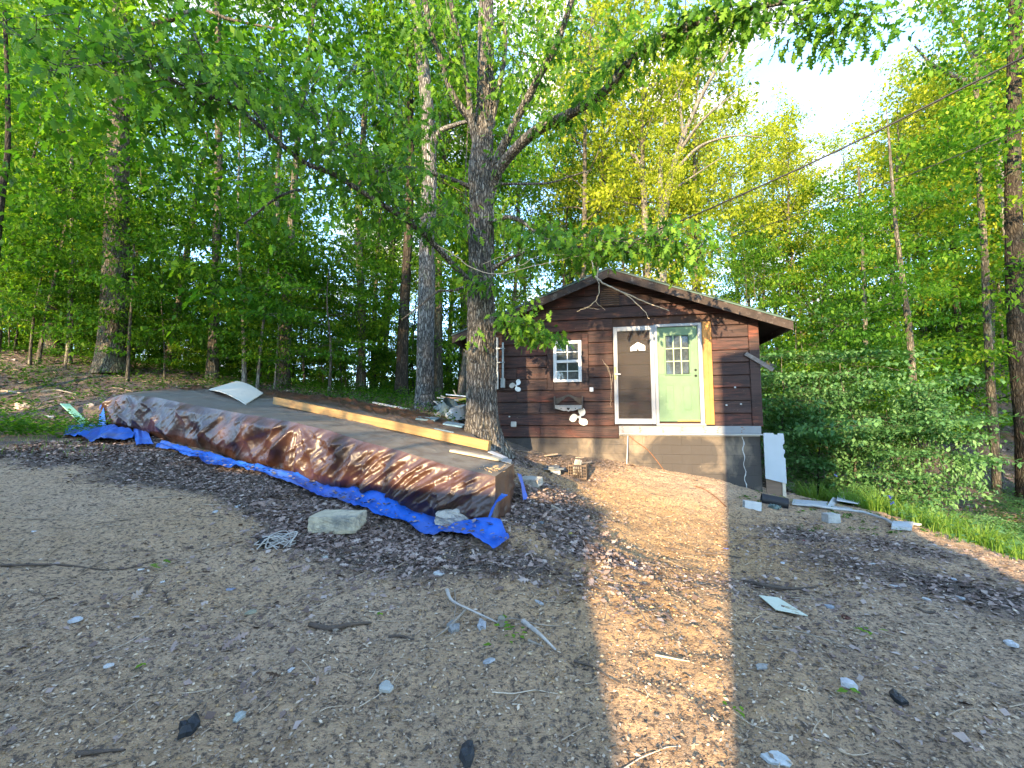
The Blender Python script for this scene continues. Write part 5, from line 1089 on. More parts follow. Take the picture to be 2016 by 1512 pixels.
# right hand side
trunk_tree([(1801, 840), (1794, 700), (1778, 560), (1762, 430), (1752, 300), (1745, 215)], 11.5, 14, 'slender pale grey trunk rising from the green thicket', BARK_F, SLIM[1], w1=2, leaf_=LEAF_W, H=9.3, wide=.9)
trunk_tree([(1962, 925), (1952, 780), (1944, 640), (1938, 500), (1925, 300), (1920, 100)], 14.5, 15, 'straight grey trunk on the dark bank at right', BARK_F, SLIM[2], w1=8, leaf_=LEAF_W, H=13)
trunk_tree([(2012, 800), (2004, 640), (1998, 500), (1994, 300), (2000, 0)], 13.5, 34, 'thick dark trunk at the right border', BARK_D, TALL[1], w1=20, leaf_=LEAF_W)
trunk_tree([(1902, 850), (1893, 700), (1880, 560), (1872, 400), (1866, 200)], 19, 13, 'dark slim trunk between the thicket and the right bank', BARK_D, TALL[3], w1=6, leaf_=LEAF_W, H=16)
trunk_tree([(1700, 800), (1702, 600), (1697, 470), (1690, 330)], 16, 9, 'thin brown trunk behind the thicket', BARK_F, SLIM[0], w1=4, leaf_=LEAF_W, H=10)
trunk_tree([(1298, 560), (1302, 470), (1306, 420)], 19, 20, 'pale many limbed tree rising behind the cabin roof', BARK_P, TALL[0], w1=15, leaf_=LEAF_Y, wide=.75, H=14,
    limbs=(([(1306, 430, 19), (1320, 350, 19), (1345, 270, 18.8), (1385, 180, 18.5), (1440, 90, 18), (1452, 70, 18)], .17, .03), ([(1305, 430, 19), (1300, 340, 19), (1308, 250, 19.2), (1318, 210, 19.3), (1350, 150, 19.3)], .14, .03),
           ([(1330, 310, 19), (1380, 240, 18), (1450, 180, 17.5)], .09, .02), ([(1322, 345, 19), (1375, 290, 18.5), (1440, 268, 18), (1500, 270, 17.5)], .09, .02), ([(1345, 270, 18.9), (1338, 200, 19), (1330, 150, 19)], .08, .02), ([(1315, 380, 19), (1360, 350, 18.6), (1420, 310, 18)], .07, .02)))
trunk_tree([(1278, 480), (1268, 380), (1255, 320), (1243, 300)], 20, 14, 'broken pale stub trunk left of the many limbed tree', BARK_P, None, crown=False, w1=7)
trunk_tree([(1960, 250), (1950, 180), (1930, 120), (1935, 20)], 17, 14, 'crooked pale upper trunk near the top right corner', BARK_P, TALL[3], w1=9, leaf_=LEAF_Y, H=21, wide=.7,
    limbs=(([(1945, 180, 17), (1915, 110, 17), (1890, 60, 17), (1850, 20, 16.5)], .12, .03), ([(1900, 160, 16.5), (1840, 130, 16.3), (1800, 90, 16.2)], .10, .03)))
# ---- forest fill
SKYTOP = [(1380, 90), (1440, 130), (1500, 190), (1550, 250), (1600, 300), (1650, 275), (1700, 230), (1770, 165), (1850, 100), (1900, 60)]
def top_limit(x, y, H):
    px = 1008 + x / y * FPX
    if 1320 < px < 1900:
        py = max(np.interp(px + d_, [q[0] for q in SKYTOP], [q[1] for q in SKYTOP]) - abs(d_) * .6 for d_ in (-110, -60, 0, 60, 110)); return min(H, (W(px, py - 15, y)[2] - g1(x, y)))
    return H
def in_cabin(x, y, m=1.0):
    dx, dy = x - P0[0], y - P0[1]; u = dx * DV[0] + dy * DV[1]; w = -(dx * NV[0] + dy * NV[1]); return (-m < u < 7.3 + m) and (-1 < w < 9 + m)
placed = []
KEYS = ((222, 50), (422, 40), (560, 42), (836, 55), (800, 30), (712, 25), (1790, 35), (1950, 35), (2003, 40))
def clear(px, y): return y > 17 or all(abs(px - a) > b + 40 for a, b in KEYS)
def ok(x, y, dmin):
    if in_cabin(x, y): return False
    for a, b in placed:
        if (a - x) ** 2 + (b - y) ** 2 < dmin * dmin: return False
    placed.append((x, y)); return True
def fill(n, yr, pxr, dmin, protos, Hr, name, groups, leaf_=None, wide=(.85, 1.2), cond=None, power=1.0):
    k = 0; tries = 0
    while k < n and tries < 4000:
        tries += 1; y = yr[0] + (yr[1] - yr[0]) * R_.random() ** power; px = R_.uniform(*pxr); x = X_at(px, y)
        if (cond and not cond(x, y, px)) or not clear(px, y): continue
        if not ok(x, y, dmin): continue
        H = top_limit(x, y, R_.uniform(*Hr))
        gi, lb = groups(px, y)
        put_tree(R_.choice(protos), x, y, H, None, name, lb, gi, wide=R_.uniform(*wide) * min(1.6, max(1., Hr[0] / max(H, 1)) ** .5), leaf_=leaf_, tilt=(R_.gauss(0, .025), R_.gauss(0, .025)), bark_=None); k += 1
def reg(kind):
    def f(px, y):
        a = next(t_ for q_, t_ in ((120, 'at the left border'), (330, 'around the thick left hand trunk'), (500, 'behind the beige board'), (640, 'around the forked trunk'), (780, 'behind the tarp middle'), (900, 'around the grey mossy trunk'), (1060, 'beside the oak trunk'),
                (1230, 'left of the cabin ridge'), (1400, 'right of the cabin ridge'), (1560, 'above the right roof slope'), (1720, 'behind the thicket'), (1880, 'around the slender pale trunk'), (9999, 'near the right border')) if px < q_)
        d = 'front row' if y < 17 else 'middle row' if y < 24 else 'back row'
        return '%s %s' % (kind + 's', a), '%s %s, %s' % (d, kind, a)
    return f
left_ok = lambda x, y, px: y > 12.5 + max(0, (x + 6)) * .15
fill(20, (16, 26), (-150, 1150), 1.8, TALL, (13, 22), 'forest_tree', reg('tall leafy tree'), power=1.2)
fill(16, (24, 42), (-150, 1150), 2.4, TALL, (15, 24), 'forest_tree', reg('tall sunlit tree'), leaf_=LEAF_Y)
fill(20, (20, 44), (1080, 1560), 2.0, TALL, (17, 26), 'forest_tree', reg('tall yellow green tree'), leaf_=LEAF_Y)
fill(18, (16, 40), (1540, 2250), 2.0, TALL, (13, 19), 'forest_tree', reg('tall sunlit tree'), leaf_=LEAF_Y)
fill(26, (13.5, 30), (-150, 960), 1.0, SLIM, (8, 13), 'slim_tree', reg('slim mid height tree'))
fill(14, (17, 27), (1480, 2150), 1.0, SLIM, (9, 13), 'slim_tree', reg('slim mid height tree'), cond=lambda x, y, px: x > 9)
fill(58, (13.2, 30), (-150, 1000), .8, UNDER, (3.5, 7), 'sapling', reg('low leafy sapling'), cond=left_ok, power=1.3)
fill(64, (13, 34), (-150, 1050), .7, SHRUB, (1.2, 3.0), 'woodland_shrub', reg('low woodland shrub'), leaf_=LEAF_W, wide=(1.0, 1.6), cond=left_ok)
fill(9, (14, 22), (1540, 2150), .8, UNDER, (4.0, 7), 'sapling', reg('low leafy sapling'), cond=lambda x, y, px: x > 9 and px < 1740)
fill(30, (16, 34), (1480, 2250), .8, SHRUB, (1.8, 4.0), 'woodland_shrub', reg('low woodland shrub'), leaf_=LEAF_W, wide=(1.0, 1.7), cond=lambda x, y, px: x > 9)
# thicket of shrubs right of the cabin
SHL = ['dark bluish green shrub against the cabin wall corner', 'broad shrub rising behind the notched white board', 'rounded shrub in the middle of the thicket', 'shrub at the left foot of the slender pale trunk', 'tall light leaved shrub round the slender pale trunk',
       'low shrub right of the slender pale trunk', 'low arching shrub at the edge of the dark bank', 'shrub deep behind the thicket', 'small shrub above the blue flowers', 'spreading low shrub at the right border', 'low shrub above the sunlit grass', 'shrub between the dark bank and the right border']
for k, (px, Y, h_, wd) in enumerate(((1540, 13.0, 3.4, 1.0), (1600, 12.2, 3.3, 1.1), (1680, 11.8, 3.5, 1.0), (1745, 11.0, 2.6, 1.0), (1810, 10.6, 3.4, .75), (1860, 10.4, .7, 1.1), (1905, 10.8, .7, .9), (1640, 14.5, 4.2, 1.1), (1690, 10.6, .9, 1.2), (2010, 9.0, .9, 1.5), (1930, 8.6, .8, 1.4), (1985, 12.2, .9, 1.3))):
    put_tree([UNDER[k % 3], SHRUB[k % 2]][k in (1, 4, 5, 8, 9, 10)], X_at(px, Y), Y, h_ * (1.25 if k not in (1, 4, 5, 8, 9, 10) else .9), None, 'shrub', SHL[k], 'shrubs in the thicket right of the cabin', 'shrub', wide=wd * (1.0 if k in (1, 4, 5, 8, 9, 10) else 1.5), leaf_=LEAF_S)
# ---------------------------------------------------------------- the oak beside the cabin
OB = W(950, 880, 8.6); OB[2] = g1(OB[0], OB[1])
oak = empty('oak_tree', OB, 0, 'big old oak with thick furrowed trunk growing between the tarp and the cabin', 'tree')
def wpt(l): return np.array([W(a, b, c) for a, b, c in l])
def rpx(r, Y): return r / 2 / FPX * Y
tl = wpt([(952, 905, 8.6), (950, 860, 8.6), (948, 800, 8.6), (947, 700, 8.6), (947, 600, 8.6), (948, 500, 8.6), (949, 400, 8.6), (948, 340, 8.6), (950, 290, 8.65), (955, 220, 8.75), (957, 150, 8.85), (956, 60, 9.0), (960, -80, 9.1)])
tw = np.array([100, 74, 62, 58, 54, 50, 49, 52, 44, 40, 38, 34, 28]); S2 = spline(np.hstack([tl, (tw / 2 / FPX * 8.7)[:, None]]), 8)
parts = []
V, F = furrowed(np.hstack([S2[:, :3] - OB, S2[:, 3:]]), 240, .025, .034, .04, 5)
# buttress roots and furrowed ridges
r_ = V.copy(); zz = V[:, 2]; _s = S2[:, :3] - OB; cx = np.stack([np.interp(zz, _s[:, 2], _s[:, 0]), np.interp(zz, _s[:, 2], _s[:, 1])], -1); dxy = V[:, :2] - cx; ang = np.arctan2(dxy[:, 1], dxy[:, 0])
flare = np.exp(-np.clip(zz, 0, 9) / .28) * (.30 * np.maximum(0, np.sin(ang * 2.5 + .6)) + .1 * np.sin(ang * 7)); V[:, :2] = cx + dxy * (1 + flare)[:, None]
parts.append((V, F))
LIMB = {
 'r1': ([(958, 372, 8.6), (975, 320, 8.5), (1000, 270, 8.3), (1030, 210, 8.1), (1062, 150, 7.8), (1095, 90, 7.5), (1122, 10, 7.2), (1140, -60, 7)], 20, 11),
 'r2': ([(962, 375, 8.6), (990, 322, 8.3), (1050, 262, 7.8), (1120, 225, 7.3), (1190, 180, 6.9), (1240, 120, 6.6), (1300, 75, 6.3), (1370, 45, 6.0), (1440, 28, 5.7), (1500, 12, 5.5), (1600, -5, 5.2), (1680, -20, 5)], 24, 8),
 'l1': ([(940, 300, 8.6), (930, 250, 8.5), (922, 180, 8.3), (908, 100, 8.1), (892, 30, 7.9), (880, -60, 7.7)], 15, 8),
 'l2': ([(944, 275, 8.6), (925, 235, 8.5), (893, 190, 8.3), (872, 130, 8.2), (848, 60, 8.0), (830, -40, 7.8)], 17, 10),
 'l3': ([(930, 560, 8.6), (900, 530, 8.3), (862, 488, 7.9), (810, 440, 7.4), (740, 395, 6.9), (660, 345, 6.4), (600, 320, 6.1), (540, 272, 5.8), (470, 215, 5.5), (420, 190, 5.3), (370, 172, 5.1), (310, 140, 4.9), (270, 110, 4.8)], 14, 5),
 'l4': ([(930, 370, 8.6), (880, 350, 8.3), (800, 330, 7.9), (720, 345, 7.5), (650, 368, 7.2), (560, 382, 6.9), (480, 440, 6.6)], 10, 4),
 'l5': ([(925, 562, 8.5), (890, 572, 8.3), (862, 574, 8.1), (830, 600, 7.9), (790, 630, 7.8)], 6, 2.5),
 'r3': ([(974, 437, 8.5), (995, 428, 8.4), (1020, 432, 8.2), (1040, 445, 8.1), (1075, 470, 7.9), (1120, 478, 7.7)], 11, 4),
 'r4': ([(970, 362, 8.5), (1020, 362, 8.3), (1080, 360, 8), (1130, 345, 7.8), (1165, 335, 7.7)], 6, 2),
 'r5': ([(972, 528, 8.4), (1010, 505, 8.1), (1050, 495, 7.9), (1130, 487, 7.5), (1200, 480, 7.2), (1290, 470, 6.9), (1380, 490, 6.7)], 8, 3),
 'r6': ([(970, 640, 8.4), (1000, 628, 8.1), (1030, 640, 7.9), (1065, 650, 7.8), (1085, 665, 7.8)], 8, 3),
 'r7': ([(965, 262, 8.7), (985, 160, 8.6), (995, 90, 8.5), (990, 20, 8.4)], 12, 7),
 'l6': ([(420, 190, 5.3), (392, 205, 5.3), (392, 150, 5.2), (398, 105, 5.1), (375, 60, 5)], 5, 3),
 'l7': ([(540, 272, 5.8), (455, 150, 5.6), (490, 145, 5.5), (522, 138, 5.5)], 5, 4),
 'l8': ([(370, 172, 5.1), (300, 110, 4.9), (200, 125, 4.7), (95, 140, 4.5)], 4, 2),
}
gO = np.random.default_rng(77); OP = {}
for k, (l, w0, w1) in LIMB.items():
    P = spline(wpt(l), 6); Y = P[:, 1]; OP[k] = P
    rad = np.linspace(w0, w1, len(P)) / 2 / FPX * Y; rad[:2] *= 1.25
    parts.append(tube_np(P - OB, rad, 10, wob=.08, seed=len(k) + ord(k[1])))
# twigs and leaf clusters
clus = []                                   # (centre, spread, count, droop direction)
def along(k, n, t0, t1, off, cnt=9, sp=.13, dz=0):
    P = OP[k]
    for q in range(n):
        t = t0 + (t1 - t0) * (q + gO.random()) / n; i_ = t * (len(P) - 1); i0 = min(int(i_), len(P) - 2); b = P[i0] + (P[i0 + 1] - P[i0]) * (i_ - i0)
        d = rndunit(1, gO)[0] * np.array([1, 1, .7]) + np.array([0, 0, dz]); L = off * (.3 + gO.random()); e = b + d * L
        clus.append((e, sp, cnt)); parts.append(tube_np(np.array([b, (b + e) / 2 + gO.normal(size=3) * .03, e]) - OB, [.010, .006, .003], 4))
def blob(px, py, Y, rx, ry, ry2, n, cnt=10, sp=.14):
    """clusters in a real ellipsoid; rx, ry in photo px at that distance, ry2 depth in m"""
    c = W(px, py, Y); k = Y / FPX
    prev = None
    for q in range(n):
        v = gO.normal(size=3) * .5; e = c + np.array([v[0] * rx * k, v[1] * ry2, v[2] * ry * k]); clus.append((e, sp, cnt))
        if prev is not None and np.linalg.norm(prev - e) < 1.2: parts.append(tube_np(np.array([prev, (prev + e) / 2 + gO.normal(size=3) * .05, e]) - OB, [.007, .005, .003], 4))
        prev = e
along('l3', 60, .18, 1, .55, 10, .15, -.1); along('l4', 26, .2, 1, .5, 10, .15, -.1); along('r2', 115, .2, 1, .34, 11, .12, .05); along('r1', 26, .3, 1, .35, 9, .13)
along('l1', 16, .3, 1, .4, 10); along('l2', 24, .4, 1, .55, 11); along('r3', 14, .4, 1, .35, 11); along('r5', 40, .35, 1, .38, 12, .14, -.1); along('r6', 22, .25, 1, .22, 12, .11, -.1); along('r7', 20, .2, 1, .4, 11); along('l8', 16, .3, 1, .35, 11); along('l6', 10, .2, 1, .35, 11); along('l7', 8, .3, 1, .3, 10)
for a in ((620, 260, 6.2, 170, 70, .5, 26), (720, 330, 6.8, 130, 60, .5, 28), (800, 400, 7.2, 90, 60, .4, 22), (560, 180, 6.0, 130, 70, .5, 22), (700, 180, 6.8, 130, 80, .5, 26), (810, 240, 7.6, 90, 70, .5, 18), (330, 130, 5.2, 130, 60, .5, 14), (180, 100, 4.9, 110, 60, .4, 14), (70, 50, 4.8, 100, 60, .4, 10),
          (1020, 130, 8.0, 70, 70, .3, 9), (1060, 60, 7.8, 120, 60, .5, 18), (890, 60, 7.8, 60, 60, .3, 8), (1200, 60, 7.2, 120, 60, .5, 18), (1050, 250, 8.0, 70, 60, .3, 9), (1160, 140, 7.6, 80, 50, .4, 10), (895, 420, 8.3, 40, 60, .2, 6), (870, 450, 8.1, 50, 50, .2, 8),
          (1080, 470, 7.3, 60, 36, .3, 17), (1180, 470, 6.9, 80, 34, .3, 20), (1290, 470, 6.5, 90, 36, .3, 22), (1365, 505, 6.7, 55, 34, .2, 9), (1010, 560, 8.0, 70, 40, .2, 9), (930, 545, 8.1, 40, 34, .15, 6), (1035, 640, 7.9, 70, 32, .25, 12), (985, 320, 8.4, 20, 120, .1, 6), (990, 455, 8.3, 20, 80, .1, 5),
          (1340, 40, 6.1, 90, 36, .3, 14), (1470, 40, 5.7, 80, 26, .3, 9), (1590, 30, 5.2, 60, 22, .2, 8), (1650, 60, 5.1, 45, 34, .2, 8), (1700, 30, 5.0, 60, 26, .2, 8), (1560, 85, 5.3, 40, 14, .15, 4), (1735, 60, 5.0, 24, 18, .1, 2), (1400, 90, 5.9, 50, 30, .2, 5)):
    blob(*a)
V, F = cat_parts(parts); link('trunk', mesh_np('trunk', V, F, smooth=True), BARK_OAK, oak)
Cc = []; Dd = []
for c, sp, cnt in clus:
    o_ = gO.normal(size=(cnt, 3)) * sp * np.array([1, 1, .6]); Cc.append(c + o_); Dd.append(o_ / (np.linalg.norm(o_, axis=1)[:, None] + .01) * .8 + np.array([0, 0, -.75]) + gO.normal(size=(cnt, 3)) * .3)
Cc = np.concatenate(Cc); Dd = np.concatenate(Dd); n_ = len(Cc); Uu = rndunit(n_, gO) * .8 + np.array([0, -.25, .8]); sz = .155 * (.65 + .7 * gO.random(n_)); lv = gO.random(n_)
dist = np.linalg.norm(Cc - np.array([0, 0, 1.6]), axis=1); vis = (Cc[:, 1] > .5) & (np.abs(Cc[:, 0] / Cc[:, 1]) < 1.18); key = np.where(vis, dist, 99); order = np.argsort(key); near = order[:300]; rest_ = order[300:]
crown = link('crown', leaves_mesh('crown', Cc[rest_] - OB, Dd[rest_], Uu[rest_], sz[rest_], lv[rest_], 'oak', droop=.2), LEAF_O, oak); crown['kind'] = 'stuff'
lm_ = [leaves_mesh('leaf', np.zeros((1, 3)), np.array([[0, 1., 0]]), np.array([[0, 0, 1.]]), np.array([1.]), np.array([q]), 'oak', droop=.15 + .1 * i_) for i_, q in enumerate((.1, .4, .65, .9))]
for m_ in lm_: m_.materials.append(LEAF_O)
for i_ in near:
    o = bpy.data.objects.new('leaf', lm_[int(lv[i_] * 3.99)]); COL.objects.link(o); o.parent = oak
    D = Vector(Dd[i_]).normalized(); U = Vector(Uu[i_]); A = U.cross(D).normalized(); N = D.cross(A); M = Matrix((( -A.x, D.x, N.x, 0), (-A.y, D.y, N.y, 0), (-A.z, D.z, N.z, 0), (0, 0, 0, 1)))
    A2 = D.cross(N); M = Matrix(((A2.x, D.x, N.x, 0), (A2.y, D.y, N.y, 0), (A2.z, D.z, N.z, 0), (0, 0, 0, 1)))
    o.matrix_local = Matrix.Translation(Cc[i_] - OB) @ M @ Matrix.Scale(float(sz[i_]), 4)
# bare pale twigs by the trunk and the broken branch hanging over the gable
def twig_obj(lines, name, label, m_=TWIG, cat='branch'):
    ps = []
    base = W(*lines[0][0][0])
    for l, r0, r1 in lines:
        P = spline(wpt(l), 5); P = P + gO.normal(size=P.shape) * .006; ps.append(tube_np(P - base, np.linspace(r0, r1, len(P)), 6, wob=.1, seed=int(l[0][0])))
    V, F = cat_parts(ps); return tag(link(name, mesh_np(name, V, F, smooth=True), m_, None, base), label, cat)
twig_obj([([(1172, 545, 8.75), (1192, 560, 8.7), (1225, 575, 8.65), (1265, 592, 8.6), (1318, 612, 8.5)], .022, .008), ([(1228, 577, 8.64), (1245, 590, 8.6), (1268, 612, 8.55), (1278, 628, 8.52)], .012, .005), ([(1172, 545, 8.75), (1168, 528, 8.75), (1163, 505, 8.7)], .018, .01)], 'broken_branch', 'broken dead branch hanging over the cabin gable')
twig_obj([([(1176, 548, 8.6), (1180, 570, 8.55), (1172, 592, 8.5), (1155, 605, 8.5), (1136, 613, 8.5)], .010, .006), ([(1172, 592, 8.5), (1184, 604, 8.5), (1192, 610, 8.5)], .006, .003), ([(1150, 606, 8.5), (1163, 606, 8.5), (1180, 609, 8.5)], .006, .003), ([(1176, 548, 8.6), (1178, 525, 8.6), (1185, 505, 8.5)], .009, .005)], 'dead_twig', 'thin curling bare twig dangling left of the broken branch')
twig_obj([([(860, 482, 7.5), (900, 505, 7.5), (930, 528, 7.5), (985, 540, 7.4), (1030, 528, 7.3), (1090, 515, 7.2), (1130, 505, 7.2), (1180, 500, 7.1)], .008, .004), ([(985, 540, 7.4), (1020, 520, 7.4), (1030, 490, 7.3)], .005, .003), ([(1020, 525, 7.3), (1060, 505, 7.3), (1110, 500, 7.2), (1135, 480, 7.2)], .005, .002), ([(950, 520, 7.5), (1000, 500, 7.5), (1040, 488, 7.4)], .005, .002)], 'bare_branch', 'bare pale twigs crossing in front of the oak trunk')
twig_obj([([(1205, 768, 8.9), (1200, 730, 8.85), (1190, 714, 8.85), (1186, 708, 8.85)], .004, .002), ([(1203, 745, 8.87), (1196, 725, 8.85), (1188, 712, 8.84)], .003, .002), ([(1206, 735, 8.88), (1202, 790, 8.9), (1203, 800, 8.9)], .003, .002)], 'dry_vine', 'thin dry vine by the storm door latch')

# ---------------------------------------------------------------- ground cover, litter, pebbles, twigs
def scatter_pts(n, fn, box, seed):
    g = np.random.default_rng(seed); x = g.uniform(box[0], box[1], n * 3); y = g.uniform(box[2], box[3], n * 3); p = np.clip(fn(x, y), 0, 1); k = g.random(len(x)) < p; x, y = x[k][:n], y[k][:n]
    m = (np.abs(x) < 1.3 * y + 1.0); x, y = x[m], y[m]; return x, y, GT(x, y), g
tarp_poly = np.array([t[:2] for t in TB] + [tuple(Lf[1][:2])] + [tuple(q[:2]) for q in Kf[::-1]] + [tuple(q[:2]) for q in Rr[::-1]])
def inside(x, y, P):
    c = np.zeros(len(x), bool); n = len(P); j = n - 1
    for i in range(n):
        k = ((P[i, 1] > y) != (P[j, 1] > y)) & (x < (P[j, 0] - P[i, 0]) * (y - P[i, 1]) / (P[j, 1] - P[i, 1] + 1e-12) + P[i, 0]); c ^= k; j = i
    return c
def free(x, y):
    u = (x - P0[0]) * DV[0] + (y - P0[1]) * DV[1]; w = -((x - P0[0]) * NV[0] + (y - P0[1]) * NV[1]); return ~((u > .7) & (u < 6.7) & (w > -.02) & (w < 8)) & ~inside(x, y, tarp_poly)
def litter_mat(name, stops, rough_=.85):
    m, t, b = mat(name); lv = attr(t, 'lv'); c = ramp(t, lv, stops); t.links.new(c, b.inputs['Base Color']); b.inputs['Roughness'].default_value = rough_; b.inputs['Specular IOR Level'].default_value = .2; return m
DRY = litter_mat('dry_leaf', [(0, (.085, .06, .05)), (.45, (.23, .165, .135)), (.8, (.32, .245, .205)), (1, (.40, .33, .28))])
CHIP = litter_mat('soil_chip', [(0, (.07, .055, .043)), (.3, (.22, .17, .125)), (.75, (.44, .34, .235)), (1, (.54, .45, .34))])
CHIPC = litter_mat('clay_chip', [(0, (.20, .13, .07)), (.6, (.42, .28, .14)), (1, (.58, .46, .30))])
def leaf_scatter(name, n, fn, box, seed, size, m_, label, flatn=.5, shape='diamond', ratio=.6, lift=.012):
    x, y, z, g = scatter_pts(n, fn, box, seed); k = free(x, y); x, y, z = x[k], y[k], z[k]; n = len(x)
    a = g.random(n) * 6.283; D = np.stack([np.cos(a), np.sin(a), g.normal(size=n) * .35], -1); U = rndunit(n, g) * flatn + np.array([0, 0, 1.])
    s = size * (.5 + g.random(n)); me = leaves_mesh(name, np.stack([x, y, z + lift * g.random(n)], -1), D, U, s, g.random(n) ** 1.2, shape, ratio, .25)
    return tag(link(name, me, m_), label, None, None, 'stuff')
litz = lambda x, y: zones(x, y)[0]
leaf_scatter('leaf_litter', 52000, lambda x, y: litz(x, y) ** 1.5 * .95, (-8, 6, 2.2, 9.5), 31, .047, DRY, 'brown oak leaf litter round the tarp and the trees', .55, ratio=.75)
leaf_scatter('leaf_litter', 5000, lambda x, y: litz(x, y) ** 2, (-3.2, 1.2, 2.6, 6), 35, .075, DRY, 'larger curled brown oak leaves in front of the tarp', .8, 'oak')
leaf_scatter('forest_litter', 42000, lambda x, y: np.clip((y - 8.5) / 3, 0, 1), (-26, 24, 8.5, 26), 32, .12, DRY, 'brown leaf litter on the floor of the woods', .5, ratio=.7)
leaf_scatter('soil_debris', 26000, lambda x, y: .25 + .5 * (y < 3.5), (-5.5, 6.5, .8, 8), 33, .026, CHIP, 'small bark chips and leaf fragments over the bare soil', .6, ratio=.5)
leaf_scatter('soil_debris', 16000, lambda x, y: np.exp(-((y - 1.8) / 1.6) ** 2), (-3.6, 3.8, .8, 4.5), 34, .016, CHIP, 'fine crumbs of bark and soil close to the camera', .8, ratio=.6)
_g = np.random.default_rng(88); _I = resample([GP(*q) for q in [(985, 1045), (880, 1028), (790, 1006), (700, 978), (610, 952), (545, 938), (470, 921), (380, 896)]], 60); _O = resample([GP(*q) for q in [(995, 1085), (900, 1066), (800, 1036), (700, 1004), (600, 970), (545, 949), (470, 929), (380, 903)]], 60)
_kk = _g.integers(0, 60, 260); _t = _g.random(260)[:, None] ** .7; _P = _I[_kk] * (1 - _t) + _O[_kk] * _t + _g.normal(0, .03, (260, 3)); _P[:, 2] = GT(_P[:, 0], _P[:, 1]) + .075 + .02 * _g.random(260); _a = _g.random(260) * 6.28
tag(link('hem_litter', leaves_mesh('hem_litter', _P, np.stack([np.cos(_a), np.sin(_a), 0 * _a], -1), rndunit(260, _g) * .4 + np.array([0, 0, 1.]), .05 * (.5 + _g.random(260)), _g.random(260), 'diamond', .7, .2), DRY), 'dry leaves and bits blown onto the blue hem', None, None, 'stuff')
def pebbles(name, n, fn, box, seed, smin, smax, m_, label):
    x, y, z, g = scatter_pts(n, fn, box, seed); k = free(x, y); x, y, z = x[k], y[k], z[k]; n = len(x)
    base = np.array([[1, 0, 0], [.5, .85, .1], [-.5, .8, -.05], [-1, 0, .1], [-.5, -.85, 0], [.55, -.8, .05], [.1, 0, .75], [0, 0, -.6], [-.3, .3, .7]])
    tri = np.array([[0, 1, 6], [1, 8, 6], [1, 2, 8], [2, 3, 8], [3, 4, 8], [4, 6, 8], [4, 5, 6], [5, 0, 6], [1, 0, 7], [2, 1, 7], [3, 2, 7], [4, 3, 7], [5, 4, 7], [0, 5, 7]])
    s = smin + (smax - smin) * g.random(n) ** 3; a = g.random(n) * 6.283; sc = s[:, None] * np.stack([.7 + .5 * g.random(n), .5 + .4 * g.random(n), .35 + .4 * g.random(n)], -1)
    P = base[None] * sc[:, None] * (1 + .25 * g.normal(size=(n, 9, 1)).clip(-1, 1)); c, s_ = np.cos(a)[:, None], np.sin(a)[:, None]
    V = np.stack([P[..., 0] * c - P[..., 1] * s_ + x[:, None], P[..., 0] * s_ + P[..., 1] * c + y[:, None], P[..., 2] + z[:, None] + s[:, None] * .12], -1)
    me = mesh_np(name, V.reshape(-1, 3), (tri[None] + np.arange(n)[:, None, None] * 9).reshape(-1, 3), {'lv': np.repeat(g.random(n), 9)}); return tag(link(name, me, m_), label, None, None, 'stuff')
pebbles('pebbles', 9000, lambda x, y: .5 + 0 * x, (-5, 6, .8, 8), 41, .004, .018, CHIP, 'small stones and clods scattered over the soil')
pebbles('clay_clods', 9000, lambda x, y: zones(x, y)[1] * .9, (-3, 4, .8, 8), 42, .004, .020, CHIPC, 'orange tan clay clods in the sunlit strip')
def twigs(name, n, fn, box, seed, lmin, lmax, r, m_, label):
    x, y, z, g = scatter_pts(n, fn, box, seed); k = free(x, y); x, y = x[k], y[k]; ps = []; lv = []
    for i_ in range(len(x)):
        a = g.normal() * .9 + .4; L = lmin + (lmax - lmin) * g.random() ** 2; d = np.array([math.cos(a), math.sin(a)]); b = g.normal() * .25; m = 4
        t = np.linspace(0, 1, m); px_ = x[i_] + d[0] * L * t - d[1] * L * b * t * t; py_ = y[i_] + d[1] * L * t + d[0] * L * b * t * t; ps.append((px_, py_, r * (.5 + g.random()))); lv.append(g.random())
    X = np.array([p[0] for p in ps]); Y = np.array([p[1] for p in ps]); Z = GT(X, Y) + .008; out_ = []
    for i_ in range(len(ps)): out_.append(tube_np(np.stack([X[i_], Y[i_], Z[i_]], -1), np.linspace(ps[i_][2], ps[i_][2] * .4, 4), 3))
    V, F = cat_parts(out_); return tag(link(name, mesh_np(name, V, F, {'lv': np.repeat(lv, 12)}), m_), label, None, None, 'stuff')
twigs('ground_twigs', 1500, lambda x, y: .5 + 0 * x, (-6, 7, .9, 9), 51, .05, .45, .0035, CHIP, 'thin twigs and rootlets strewn over the soil')
twigs('ground_twigs', 500, lambda x, y: .5 + 0 * x, (-20, 16, 8, 16), 52, .2, 1.2, .010, CHIP, 'fallen twigs on the woodland edge')
